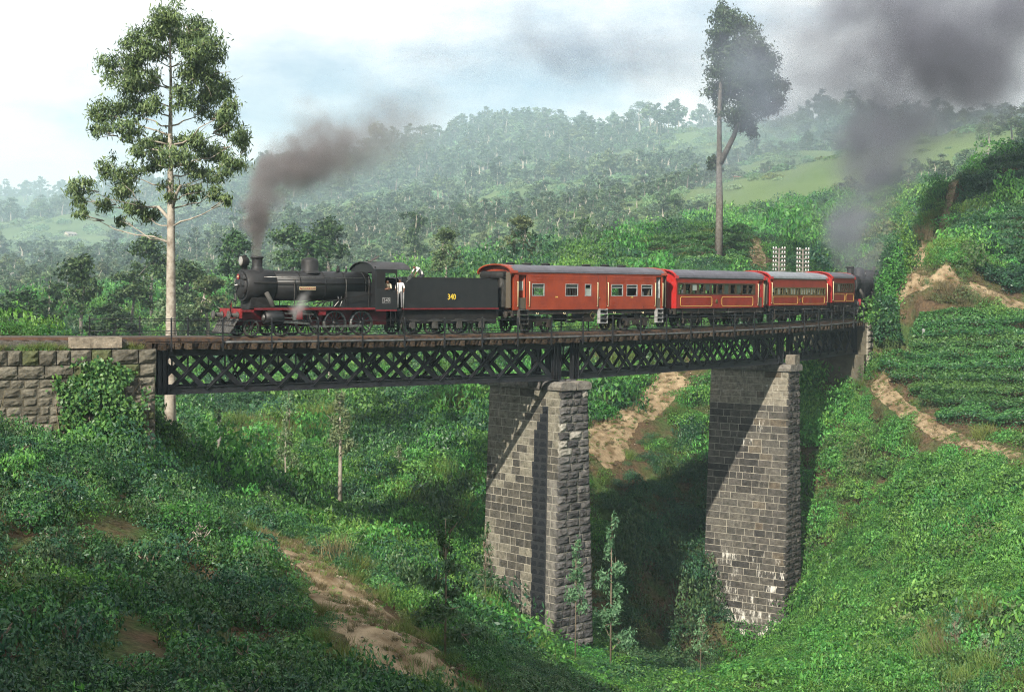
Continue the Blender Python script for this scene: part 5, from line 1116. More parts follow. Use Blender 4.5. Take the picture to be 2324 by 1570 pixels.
# ================================================================ trees
def lobe_leaves(lobes, n, size, r, ratio=.3, droop=.8, sub=7, tight=.42):
    """lobes: (centre, radii); leaves sit in small tufts through each lobe so that gaps stay open"""
    w = np.array([l[1][0] * l[1][2] for l in lobes]); w = w / w.sum(); C_ = []; Nn = []
    for (c, rad), ww in zip(lobes, w):
        k = max(8, int(n * ww)); m = max(4, int(sub + 3 * rad[0])); tc_ = unit(r.normal(0, 1, (m, 3))) * r.uniform(.35, 1.0, (m, 1)); pick = r.integers(0, m, k)
        off = r.normal(0, tight * .62, (k, 3)); off[:, 2] -= np.abs(r.normal(0, .12, k)) * droop
        p = np.array(c) + (tc_[pick] + off) * np.array(rad); C_.append(p); Nn.append(tc_[pick] + off + np.array([0, 0, .5]))
    c = np.concatenate(C_); nn = np.concatenate(Nn); return leaf_quads(c, unit(nn), size, r, ratio, droop, .8)
def limb(mb, a, b, r0, r1, r, wig=.06, n=6, seg=5):
    a, b = Vector(a), Vector(b); L_ = (b - a).length; pts = []
    for i in range(seg + 1):
        t = i / seg; p = a.lerp(b, t); p.z += .12 * L_ * math.sin(t * math.pi) * (-.4 if b.z > a.z else .5)
        if 0 < i < seg: p += Vector(r.normal(0, wig * L_ / 3, 3))
        pts.append(p)
    mb.tube(pts, [r0 + (r1 - r0) * i / seg for i in range(seg + 1)], n)
def hero(name, label, base, stems, lobes, nleaf, leaf, lm, bm_, seed, ratio=.3, droop=.8, cat='tree'):
    """stems: list of (points, radii) in metres from the base; every lobe hangs on the nearest stem"""
    r = np.random.default_rng(seed); R = empty(name, base, 0, label, cat); mb = MB()
    for pts, rad in stems: mb.tube(pts, rad, 10)
    sp = [(Vector(p), rr) for pts, rad in stems for p, rr in zip([Vector(pts[i]).lerp(Vector(pts[i + 1]), k / 6) for i in range(len(pts) - 1) for k in range(6)], [rad[i] + (rad[i + 1] - rad[i]) * k / 6 for i in range(len(pts) - 1) for k in range(6)])]
    for c, rad in lobes:
        c = Vector(c); best = min(sp, key=lambda q: (q[0] - c).length + 2.5 * max(0, q[0].z - c.z + .3 * math.hypot(q[0].x - c.x, q[0].y - c.y)) + (0 if q[1] > .02 else 5)); limb(mb, best[0], c, min(best[1] * .5, .065), .012, r)
        for k in range(3): limb(mb, c - (c - best[0]) * .25, c + Vector(r.normal(0, .6, 3)) * rad[0], .03, .008, r, .05, 4, 3)
    mb.build('trunk', bm_, R); q = lobe_leaves(lobes, nleaf, leaf, r, ratio, droop); link('crown', quads_mesh('crown', q, [lm], r.random(len(q)) ** 1.2), R); return R
def lobes_px(lst, d, base, sx, ox, oy, r, dep):
    out = []
    for (x, y, a, b) in lst:
        dd = d + r.uniform(-dep, dep) * (.4 + a / 200); p = P(ox + x / sx, oy + y / sx, dd) - base; k = d / FPX / sx; out.append((tuple(p), (a * k * 1.0, a * k * 1.05, b * k * 1.0)))
    return out
r = np.random.default_rng(3)
b0 = P(386, 1050, 85); b0.z = min(b0.z, H1(b0.x, b0.y)) - .2
LB = [(1150, 90, 110, 90), (1060, 190, 120, 90), (1330, 200, 120, 90), (1180, 210, 140, 100), (950, 310, 120, 90), (1400, 330, 110, 110), (1050, 330, 110, 90), (1300, 330, 110, 90), (800, 450, 130, 100), (950, 450, 110, 90), (1430, 480, 120, 110), (1300, 480, 90, 90), (870, 590, 120, 90), (1020, 560, 80, 80), (1400, 610, 110, 100), (1500, 620, 110, 100), (1250, 650, 90, 90), (720, 760, 120, 90), (880, 740, 120, 100), (1030, 720, 80, 80), (1540, 750, 90, 90), (1400, 760, 90, 70), (680, 880, 70, 60), (870, 870, 110, 80), (1550, 880, 100, 80), (1640, 960, 80, 110), (1330, 940, 110, 90), (1100, 980, 110, 90), (1200, 1050, 120, 80), (1430, 1060, 110, 90), (1580, 1080, 100, 80), (950, 1010, 80, 70), (1040, 1100, 90, 70), (1330, 1150, 90, 70), (1480, 1190, 80, 60), (730, 1130, 60, 90), (860, 1170, 90, 70), (830, 1280, 100, 80), (720, 1390, 60, 60), (560, 1270, 90, 70), (550, 1370, 60, 70), (560, 1450, 50, 40), (900, 1420, 80, 60), (1000, 1470, 90, 60), (1150, 1290, 60, 60), (1300, 1310, 80, 60), (1470, 1320, 80, 60), (1530, 1370, 50, 50), (820, 1500, 40, 50)]
def pp(u, v, d): return tuple(P(u, v, d) - b0)
hero('gum_tree', 'tall pale-trunked gum tree with open crown rising behind the left end of the bridge', b0,
     [([(0, 0, -.3), pp(386, 900, 85), pp(388, 700, 85), pp(388, 480, 85), pp(386, 330, 85), pp(388, 200, 85), pp(385, 60, 85)], [.36, .33, .29, .22, .14, .09, .03]), ([pp(388, 480, 85), pp(400, 440, 84.7), pp(410, 420, 84)], [.13, .1, .06]), ([pp(386, 500, 85), pp(360, 470, 85.5), pp(330, 470, 86)], [.12, .09, .05])],
     lobes_px(LB, 85, b0, 3.0, 0, 0, r, 3.0), 36000, .32, gum_m, bark_p, 31, .27, .9)
b0 = P(1632, 530, 152); b0.z = H1(b0.x, b0.y) - .3
LR = [(270, 60, 60, 60), (300, 150, 110, 90), (250, 220, 80, 60), (380, 200, 100, 100), (430, 300, 110, 100), (250, 330, 80, 80), (330, 400, 130, 120), (480, 400, 120, 120), (560, 430, 90, 100), (230, 480, 70, 80), (400, 520, 150, 110), (560, 540, 110, 90), (230, 620, 70, 80), (300, 620, 90, 90), (480, 650, 150, 90), (640, 620, 70, 80), (660, 680, 50, 40), (260, 720, 60, 60), (420, 740, 140, 80), (560, 740, 100, 60), (380, 830, 70, 60), (480, 860, 60, 60), (200, 1100, 50, 50), (240, 1150, 40, 30)]
hero('tall_tree', 'tall narrow dark tree with forked grey trunk on the tea mound, veiled by smoke', b0,
     [([(0, 0, -.3), pp(1633, 460, 152), pp(1632, 375, 152), pp(1633, 240, 152), pp(1640, 120, 152), pp(1640, 20, 152)], [.44, .37, .3, .22, .14, .05]), ([pp(1634, 372, 152), pp(1665, 310, 151.5), pp(1690, 250, 151), pp(1720, 190, 151)], [.34, .26, .17, .06])],
     lobes_px(LR, 152, b0, 3.0, 1549.4, 0, r, 3.0), 24000, .42, tall_m, bark_d, 32, .4, .5)
# ---- tree kinds for the middle distance and the far hill (height 1)
def kind(seed, lobes, n, leaf, trunk, tr, lm, bm_, droop=.5, ratio=.5):
    r = np.random.default_rng(seed); mb = MB()
    for pts, rad in trunk: mb.tube(pts, rad, 6)
    for c, rd in lobes[::2]: limb(mb, (trunk[0][0][-2]), c, tr * .5, tr * .15, r, .05, 4, 3)
    q = lobe_leaves(lobes, n, leaf, r, ratio, droop, 6); v = r.random(len(q)) ** 1.2
    cm = quads_mesh('crown', q, [lm], v); tm = mb.mesh('trunk', bm_); 
    return cm, tm
def umbrella(seed, n, leaf, lm, bm_, z0=.45, w=.3, nl=9):
    r = np.random.default_rng(seed); lobes = []
    for i in range(nl):
        a = r.uniform(0, 6.3); z = r.uniform(z0, .93); rad = w * (1 - ((z - z0) / (1 - z0)) ** 2 * .8) * r.uniform(.2, .9); k = r.uniform(.09, .15); lobes.append(((rad * math.cos(a), rad * math.sin(a), z), (k, k, k * .75)))
    lobes.append(((0, 0, .95), (.08, .08, .06)))
    return kind(seed, lobes, n, leaf, [([(0, 0, -.03), (r.normal(0, .02), r.normal(0, .02), .35), (r.normal(0, .03), r.normal(0, .03), .7), (0, 0, .93)], [.022, .017, .011, .004])], .014, lm, bm_)
def conifer(seed, n, leaf, lm, bm_):
    lobes = [((0, 0, z), (.2 * (1.02 - z), .2 * (1.02 - z), .07)) for z in np.linspace(.15, .97, 10)]
    return kind(seed, lobes, n, leaf, [([(0, 0, -.03), (0, 0, .5), (0, 0, .98)], [.02, .012, .003])], .01, lm, bm_, .6)
def slim(seed, n, leaf, lm, bm_):
    r = np.random.default_rng(seed); lobes = [((r.normal(0, .05), r.normal(0, .05), z), (.1, .1, .07)) for z in np.linspace(.4, .95, 8)]
    return kind(seed, lobes, n, leaf, [([(0, 0, -.03), (r.normal(0, .015), 0, .5), (0, 0, .95)], [.016, .011, .003])], .008, lm, bm_)
KM = [umbrella(1, 2600, .042, dark_m, bark_d, .4, .34, 12), umbrella(2, 2400, .042, dark_m, bark_d, .32, .3, 12), umbrella(3, 2200, .042, pale_m, bark_p, .35, .36, 11), slim(4, 1600, .045, dark_m, bark_p), conifer(5, 1800, .045, dark_m, bark_d), umbrella(6, 2600, .045, shrub_g, bark_p, .25, .36, 12), umbrella(7, 3000, .042, dark_m, bark_d, .2, .28, 14)]
NT = [0]
def put_tree(k, u, d, vtop, label, name='tree', group=None, wide=1.0, sink=0.0):
    d = far(d); q = P(u, 700, d); z = H1(q.x, q.y); zt = P(u, vtop, d).z; h = max(2.5, zt - z); R = empty(name, (q.x, q.y, z - sink), NT[0] * 1.7, label, 'tree', group); R.scale = (h * wide, h * wide, h); NT[0] += 1
    link('crown', KM[k][0], R); link('trunk', KM[k][1], R); return R
for (k, u, d, vt, w, lab) in [
    (0, 185, 165, 578, 1.0, 'dark umbrella-crowned tree beyond the track, left of the tall gum tree'), (1, 60, 150, 655, 1.3, 'low dark tree at the left edge beyond the rails'), (1, 5, 140, 670, 1.4, 'dark bushy tree cut by the left edge of the picture'), (3, 112, 170, 640, 1.2, 'small slim tree between the two leftmost dark trees'),
    (0, 345, 190, 530, 1.1, 'dark tree with high round crown just left of the pale gum trunk'), (1, 300, 175, 612, 1.3, 'broad low dark tree left of the gum trunk'), (6, 425, 180, 590, 1.2, 'dense dark tree right of the gum trunk'), (5, 470, 170, 625, 1.4, 'olive bushy tree in front of the locomotive buffers'), (1, 250, 150, 690, 1.5, 'low dark bush-like tree behind the far railing'), (2, 395, 165, 650, 1.2, 'pale leaved tree behind the gum trunk'),
    (6, 535, 200, 522, 1.15, 'dark leaning tree behind the headlamp'), (6, 660, 205, 505, 1.2, 'dark dense tree left of the steam dome'), (6, 745, 205, 492, 1.3, 'large dark tree above the steam dome'), (0, 705, 200, 530, 1.5, 'broad dark tree filling the gap above the boiler'),
    (5, 1010, 195, 515, 1.1, 'thin olive tree above the tender coal'), (3, 945, 230, 480, 1.1, 'pale slim tree left of the man on the tender'), (5, 1185, 190, 488, 1.3, 'light green bushy tree behind the front of the first carriage'), (1, 1320, 215, 495, 1.2, 'dark tree above the first carriage roof'), (6, 1300, 235, 540, 1.6, 'low dark spreading tree left of the tea mound'),
    (6, 1530, 245, 440, 1.2, 'rounded dark tree left of the tall forked tree'), (6, 1585, 250, 455, 1.5, 'low dark round tree beside the tall forked trunk'), (1, 1395, 240, 500, 1.3, 'dark tree at the left foot of the tea mound'),
    (4, 2118, 270, 290, 1.2, 'conifer on the right skyline, left of the ridge gap'), (4, 2183, 270, 282, 1.0, 'narrow conifer on the right skyline'), (2, 2235, 250, 262, 1.2, 'open pale tree on the right skyline'), (1, 2290, 245, 240, 1.3, 'broad dark tree above the upper tea field'), (4, 2150, 290, 300, 1.0, 'small conifer in the ridge gap'), (0, 2330, 240, 262, 1.3, 'dark tree at the right edge above the tea'), (2, 1925, 520, 205, 1.2, 'tall ragged tree on the skyline behind the dark smoke'), (0, 1880, 510, 225, 1.2, 'round tree on the skyline right of the tall forked tree'), (2, 1450, 590, 230, 1.6, 'largest umbrella tree on the skyline above the carriages'),
    (2, 1810, 285, 372, 1.5, 'broad pale-barked tree in the wood above the terraces'), (2, 1740, 290, 365, 1.5, 'pale crowned tree left in the wood above the terraces'), (2, 1690, 280, 395, 1.5, 'pale tree right beside the tall forked trunk'), (2, 1860, 290, 385, 1.4, 'pale tree at the right end of the wood above the terraces'), (5, 1780, 270, 420, 1.6, 'low olive tree at the wood edge above the terraces')]:
    put_tree(k, u, d, vt, lab, wide=w)
# ---- saplings and thin trunks in the gorge
def sapling(u, v, d0, d1, vtop, label, lm, bm_, nl, leaf, spread, trunk_w=.05, bare=.0, droop=.5, name='sapling', lean=0.0):
    b = hit(u, v, d0, d1, .25); h = P(u, vtop, b.y).z - b.z; r = np.random.default_rng(int(u + v)); lobes = []
    for i in range(9):
        t = bare + (1 - bare) * (i + .5) / 9; a = i * 2.4; q = spread * (1.1 - t) + .12; lobes.append(((q * .6 * math.cos(a) + lean * t, q * .6 * math.sin(a), h * t), (q * .62, q * .62, h * .055 + .08)))
    hero(name, label, b, [([(0, 0, -.2), (lean * .4 + r.normal(0, .05), r.normal(0, .05), h * .5), (lean, 0, h * .98)], [trunk_w, trunk_w * .7, .012])], lobes, nl, leaf, lm, bm_, int(u), .35, droop)
sapling(1386, 1470, 60, 80, 1165, 'light green feathery sapling just right of the nearer pier', fern_m, twig_m, 2800, .24, 1.15, .06, .18)
sapling(1306, 1440, 55, 78, 1222, 'small feathery sapling in front of the nearer pier', fern_m, twig_m, 1300, .22, .85, .045, .42)
sapling(1010, 1490, 36, 60, 1170, 'dusky feathery sapling standing beside the footpath', blue_m, twig_m, 1500, .2, 1.0, .04, .12)
sapling(1100, 1400, 50, 80, 1190, 'thin dark-leaved sapling left of the nearer pier', blue_m, twig_m, 700, .2, .8, .03, .3)
sapling(650, 1155, 70, 110, 930, 'light sapling with bare stem in front of the dark tea slope', pale_m, bark_p, 900, .22, 1.0, .06, .45)
sapling(655, 1000, 60, 120, 868, 'bright-tipped fern-like sapling reaching the girder', fern_m, twig_m, 800, .22, .8, .05, .5)
sapling(1590, 1540, 55, 96, 1390, 'pale feathery sapling at the foot of the farther pier', fern_m, twig_m, 500, .2, .8, .03, .4)
sapling(2168, 1500, 60, 80, 1395, 'silvery-leaved young plant low on the right slope', fern_m, twig_m, 260, .22, .6, .025, .3)
sapling(2235, 1500, 60, 80, 1440, 'silvery-leaved small plant near the lower right corner', fern_m, twig_m, 200, .22, .5, .025, .3)
sapling(905, 1075, 80, 120, 1010, 'thin bare stem with sparse leaves among the tea bushes', pale_m, bark_p, 160, .2, .5, .04, .5)
sapling(450, 1255, 40, 62, 1185, 'short young tree on a stake among the tea bushes', tea_m, bark_p, 250, .14, .45, .03, .45)
sapling(771, 1178, 80, 110, 890, 'slender pale-trunked tree with twiggy crown under the bridge', pale_m, bark_p, 1500, .26, 1.6, .17, .55, name='slender_tree')
sapling(497, 1075, 85, 130, 930, 'bare grey leaning trunk with sparse top under the bridge', dark_m, M('grey_trunk', (.25, .23, .22), .9, col2=(.16, .14, .13), scale=3), 260, .25, .6, .19, .8, name='bare_tree', lean=-.1)
sapling(745, 930, 110, 160, 800, 'reddish-barked small tree behind the girder', dark_m, bark_p, 500, .3, 1.4, .12, .4, name='slender_tree')
# bushes against the abutment and near its foot
def px_bush(name, label, u, v, d0, d1, w, h, lm, n, leaf, seed, cat='bush', droop=.2):
    b = hit(u, v, d0, d1, .25); r = np.random.default_rng(seed); q = dome_leaves(n, w, w * .9, h, leaf, r, .5, droop, .35); R = empty(name, b, 0, label, cat); link('foliage', quads_mesh('foliage', q, [lm], r.random(n) ** 1.2), R); o = link('stems', STM, R); o.scale = (w, w, h); return R
px_bush('leafy_bush', 'glossy leafy bush hugging the corner of the left abutment', 372, 1040, 68, 95, 1.0, 2.6, tea_m, 1300, .2, 201)
px_bush('leafy_bush', 'large dark leafy bush below the left abutment wall', 110, 1150, 36, 62, 1.5, 1.35, tea_d, 2600, .13, 202)
px_bush('leafy_bush', 'bright low bush at the foot of the abutment by the left edge', 60, 985, 45, 66, 1.5, .9, shrub_m, 2200, .13, 203)
px_bush('leafy_bush', 'bright green broad bush in the middle of the left slope', 385, 1200, 44, 70, 1.7, 1.2, shrub_m, 2800, .13, 204)
px_bush('leafy_bush', 'bright roundish bush below the pale earth track', 1358, 945, 105, 130, 1.6, 1.5, shrub_m, 1400, .22, 205)
px_bush('leafy_bush', 'yellow-flecked bush in the shade between the piers', 1440, 1440, 80, 104, 1.2, 1.2, shrub_g, 900, .18, 206)
px_bush('leafy_bush', 'yellow-green bush on the grass left of the rails', 62, 745, 64, 90, 1.6, 1.0, shrub_m, 1500, .17, 207)
# climbing plant on the abutment
r = np.random.default_rng(8); n = 3600; VPOLY = [(118, 868), (200, 815), (300, 845), (325, 880), (322, 1010), (250, 1015), (180, 990), (135, 960), (140, 905)]
s_ = r.uniform(-5.6, -.1, n * 3); z_ = r.uniform(-6.6, -1.0, n * 3); pts = np.array([T(a, 2.44, b) for a, b in zip(s_, z_)]); u, v = proj(pts); ok = inpoly(u + r.normal(0, 8, len(u)), v + r.normal(0, 8, len(v)), VPOLY); ok &= (_noise2(s_, z_, .55, 17) * .6 + _noise2(s_, z_, 1.3, 18) * .4) > .36; pts = pts[ok][:n]; s2 = s_[ok][:n]
nv = np.array([(math.cos(TH0 + a / TR), math.sin(TH0 + a / TR), .25) for a in s2]); bulge = np.abs(r.normal(0, .28, len(pts)))[:, None] * (_noise2(s2, pts[:, 2], .9, 3)[:, None] + .3); q = leaf_quads(pts + nv * (.05 + bulge), nv, .2, r, .6, .6, .45)
o = T(-2.5, 2.4, -6); R = empty('climbing_plant', o, 0, 'leafy green climbing plant covering the face of the left abutment', 'climber'); link('foliage', quads_mesh('foliage', q - np.array(o), [tea_m], r.random(len(q)) ** 1.2), R)
mb = MB()
for k in range(7):
    s0 = -4.6 + k * .65; mb.tube([T(s0 + .3, 2.42, -6.6) - o, T(s0, 2.44, -4.8) - o, T(s0 + r.uniform(-.6, .6), 2.44, -3.2) - o, T(s0 + r.uniform(-.8, .8), 2.44, -2) - o], [.035, .03, .02, .01], 5)
mb.build('stems', twig_m, R)
# rocks by the path and a marker post in the tea
rock_m = M('grey_rock', (.3, .28, .26), .9, col2=(.17, .155, .14), scale=2, bump=.6, bscale=6)
for i, (u, v, sx, lab) in enumerate([(810, 1300, .42, 'rounded grey boulder beside the sandy footpath'), (968, 1425, .36, 'grey stone at the right edge of the sandy footpath'), (70, 1190, .45, 'grey boulder among bushes near the left edge'), (770, 905, .7, 'pale rock outcrop on the slope under the bridge'), (1985, 1470, .4, 'small pale stone in the grass at lower right')]):
    b = hit(u, v, 34, 140, .25); bm = bmesh.new(); bmesh.ops.create_icosphere(bm, subdivisions=3, radius=1); rr = random.Random(i); ks = [(Vector((rr.uniform(-1, 1), rr.uniform(-1, 1), rr.uniform(-1, 1))).normalized(), rr.uniform(.5, .9)) for _ in range(9)]
    for w in bm.verts:
        for kd, kk in ks:
            e = w.co.dot(kd) - kk
            if e > 0: w.co -= kd * e
        w.co.z *= .7
    me_ = bpy.data.meshes.new('boulder'); bm.to_mesh(me_); bm.free(); me_.materials.append(rock_m); tag(link('boulder', me_, None, b + Vector((0, 0, sx * .1)), (0, 0, i), (sx * 1.3, sx, sx)), lab, 'rock')
b = hit(2095, 790, 100, 125, .25); tag(MB().bb(-.09, .09, -.09, .09, -.3, 1.35).lathe((0, 0, 1.35), (0, 0, 1), [(0, .127), (.1, 0)], 4, smooth=False).build('marker_post', pale, None, loc=b), 'short white marker post standing in the lower tea field', 'post')

rb_ = random.Random(6)
for i, sb in enumerate((67.4, 68.6, 69.9, 71.2, 72.6, 74.2, 76)):
    q = T(sb, 3.3 + rb_.uniform(-.3, .5)); rr = np.random.default_rng(400 + i); n = 2200; qd = dome_leaves(n, 1.3, 1.25, 4.2 if i == 0 else 5.4 + .3 * i, .26, rr, .5, .2, .35); R = empty('cutting_bush', (q.x, q.y, max(-.6, H1(q.x, q.y)) - .3), 0, 'leafy bush on the cutting side hiding the banking locomotive', 'bush', 'bushes on the cutting side'); link('foliage', quads_mesh('foliage', qd, [shrub_m if i % 2 else tea_d], rr.random(n) ** 1.2), R)
# ================================================================ the far hill
far_l = leafmat('far_scrub', (.10, .20, .085), (.2, .32, .15), .25, .6, .035, .35)  # light green scrub, paled further to paint in distance haze
far_d = leafmat('far_tree_hazed', (.05, .10, .06), (.13, .19, .11), .2, .6, .03, .3)  # tree green lightened so the colour itself carries some haze
KF = [umbrella(21, 620, .085, far_d, bark_p, .42, .3, 8), umbrella(22, 560, .085, far_d, bark_p, .3, .3, 8), umbrella(23, 520, .085, pale_m, bark_p, .35, .3, 8), slim(24, 420, .085, far_d, bark_p), umbrella(25, 600, .085, far_d, bark_d, .2, .28, 9)]
r = np.random.default_rng(99)
def merge_tree(cm, tm):
    nc = len(cm.vertices); v = np.empty(nc * 3, np.float32); cm.vertices.foreach_get('co', v); v2 = np.empty(len(tm.vertices) * 3, np.float32); tm.vertices.foreach_get('co', v2)
    fs = [tuple(p.vertices) for p in cm.polygons] + [tuple(i + nc for i in p.vertices) for p in tm.polygons]; me_ = mesh_from('far_tree', np.r_[v, v2].reshape(-1, 3), fs, [cm.materials[0], tm.materials[0]], [0] * len(cm.polygons) + [1] * len(tm.polygons))
    a = me_.attributes.new('v', 'FLOAT', 'FACE'); a.data.foreach_set('value', np.r_[r.random(len(cm.polygons)), np.zeros(len(tm.polygons))].astype(np.float32)); return me_
FM = [merge_tree(*k) for k in KF]
def far_pts(n, d0, d1, a0=62, a1=119):
    d = d0 * (d1 / d0) ** r.random(n); d = np.where(d < 200, d, 200 + (d - 200) * 5.0); a = np.radians(r.uniform(a0, a1, n)); x, y = d * np.cos(a), d * np.sin(a); return x, y, hgt(x, y)
x, y, z = far_pts(14000, 235, 1050); u, v = proj(np.c_[x, y, z]); f = _noise2(x, y, 240, 51) * .6 + _noise2(x, y, 100, 52) * .4
ok = (f > .495) & ~(inpoly(u, v, TERR) & (y < 480)) & ~(inpoly(u, v, TEA_UP) & (y < 480)); ok &= ~((u > 1640) & (u < 1900) & (v > 462) & (v < 620) & (y < 480))
x, y, z, u = x[ok], y[ok], z[ok], u[ok]; hh = r.uniform(11, 36, len(x)) * np.clip(.45 + y / 3200, .45, 1.2) * np.clip((y - 180) / 800, .36, 1)
order = np.argsort(-(hh / np.hypot(x, y))); ind = order[:215]; rest = order[215:]
for i in ind:
    k = int(r.integers(0, 5)); R = empty('hill_tree', (x[i], y[i], z[i] - .2), r.uniform(0, 6), 'tree in the hazy wood on the hillside beyond the valley', 'tree', 'trees on the hillside beyond the valley'); R.scale = (hh[i] * 1.25, hh[i] * 1.25, hh[i]); link('crown', KF[k][0], R); link('trunk', KF[k][1], R)
scatter('far_woodland', np.c_[x, y, z - .2][rest], np.c_[np.zeros(len(rest)), np.zeros(len(rest)), r.uniform(0, 6.3, len(rest))], np.c_[hh * 1.3, hh * 1.3, hh][rest], r.integers(0, 5, len(rest)), FM, 'hazy wood covering the far hillside', 'woodland')
# skyline trees, one by one
aa = np.radians(np.linspace(63, 117, 1100)); ds = np.geomspace(600, 4100, 240); G = hgt(ds[None] * np.cos(aa)[:, None], ds[None] * np.sin(aa)[:, None]); el = (G - EYE.z) / ds[None]; km = el.argmax(1)
pick = sorted(r.choice(len(aa), 85, replace=False))
for i in pick:
    d = ds[km[i]] - r.uniform(0, 35); X_, Y_ = d * math.cos(aa[i]), d * math.sin(aa[i]); h = r.uniform(16, 50) * (d / 2200) ** .5; k = int(r.choice([0, 0, 1, 2, 3])); R = empty('skyline_tree', (X_, Y_, H1(X_, Y_) - .2), r.uniform(0, 6), 'small round-crowned tree standing out on the far skyline', 'tree', 'trees along the far skyline'); R.scale = (h * 1.2, h * 1.2, h); link('crown', KF[k][0], R); link('trunk', KF[k][1], R)
# scrub between the trees
x, y, z = far_pts(12000, 180, 950); u, v = proj(np.c_[x, y, z]); ok = ~(inpoly(u, v, TERR) & (y < 480)) & ~(inpoly(u, v, TEA_UP) & (y < 200)) & (_noise2(x, y, 110, 61) > .26) & (np.abs(n_of(x, y)) > 4); x, y, z = x[ok], y[ok], z[ok]; sc = r.uniform(1.4, 4.5, len(x)) * np.clip(y / 500, .55, 4.6)
FC = [clump(240, 1, .7, .26, far_l, 301), clump(240, 1, .8, .26, far_l, 302, .5), clump(240, 1, .75, .26, far_d, 303, .5), clump(220, 1, .5, .26, grass_m, 304)]
scatter('hillside_scrub', np.c_[x, y, z - .2], np.c_[np.zeros(len(x)), np.zeros(len(x)), r.uniform(0, 6, len(x))], np.c_[sc, sc, sc * r.uniform(.6, 1.1, len(x))], r.choice(4, len(x), p=[.36, .3, .18, .16]), FC, 'light green scrub between the trees of the far hillside', 'scrub')
# scattered houses
wall_m = M('house_plaster', (.5, .43, .36), .8, col2=(.4, .33, .28), scale=.6, coords='Object', rnd=.2); tile_m = M('house_roof', (.34, .14, .085), .8, col2=(.24, .1, .07), scale=1.2, rnd=.25); hole_m = M('house_opening', (.05, .045, .04), .6); tin_m = M('tin_roof', (.36, .33, .31), .6, col2=(.28, .24, .21), scale=1)
hs = [(1066, 474, 380, 7, 'pink-walled house on the hillside above the tender'), (1062, 492, 350, 6, 'small house just below the pink-walled house'), (1104, 491, 350, 7, 'red-roofed house right of the small hillside house'), (1110, 462, 400, 9, 'long red roof above the cluster of hillside houses'), (926, 482, 380, 8, 'pale house on the hillside above the cab'), (1361, 507, 290, 6, 'tin-roofed hut above the first carriage'), (1447, 488, 300, 8, 'long low house below the wood, left of the tall forked tree'), (20, 650, 300, 6, 'white house at the far left in the valley'), (158, 553, 560, 10, 'pale house on the far-left hillside'), (178, 531, 640, 9, 'white building high on the far-left hillside'), (160, 586, 480, 11, 'long pale terrace wall-like house on the far left'), (485, 552, 380, 7, 'house between the gum tree and the smoke plume'), (435, 597, 330, 6, 'small house right of the gum trunk'), (1676, 445, 285, 5, 'tiny pale hut beside the tall forked trunk')]
for i, (u, v, d, w, lab) in enumerate(hs):
    k_ = far(d) / d; d = far(d); w = w * min(k_, 1.15); q = P(u, v, d); z = H1(q.x, q.y); R = empty('hillside_house', (q.x, q.y, z - .3), math.radians(-20 + 37 * (i % 4)), lab, 'house', 'houses on the far hillside'); dp = w * .6; hw_ = 2.6
    MB().bb(-w / 2, w / 2, -dp / 2, dp / 2, -1.5, hw_).prism([(-dp / 2, hw_), (dp / 2, hw_), (0, hw_ + dp * .3)], -w / 2, w / 2, axes='yz').build('wall', wall_m, R)
    rf = MB(); 
    for sy in (-1, 1): rf.bar((0, sy * (dp / 2 + .4), hw_ - .15), (0, 0, hw_ + dp * .3 + .1), w + .8, .12)
    rf.build('roof', tin_m if i in (1, 5, 7, 10) else tile_m, R)
    MB().bb(-.5, .5, -dp / 2 - .05, -dp / 2 + .05, 0, 2.1).build('door', hole_m, R)
    for x_ in (-w * .3, w * .3): MB().bb(x_ - .55, x_ + .55, -dp / 2 - .05, -dp / 2 + .05, .9, 2.0).build('window', hole_m, R)
# trees behind the photographer that shade the near slope
for i, (x_, y_, h) in enumerate([(-24, -2, 26), (-17, 0, 26), (-11, 4, 25), (-20, -7, 27)]):
    R = empty('shade_tree', (x_, y_, H1(x_, y_) - .3), i * 1.3, 'tall tree behind the camera shading the near left slope', 'tree', 'trees behind the camera'); R.scale = (h * 1.15, h * 1.15, h); k = (0, 1, 6)[i % 3]; link('crown', KM[k][0], R); link('trunk', KM[k][1], R)
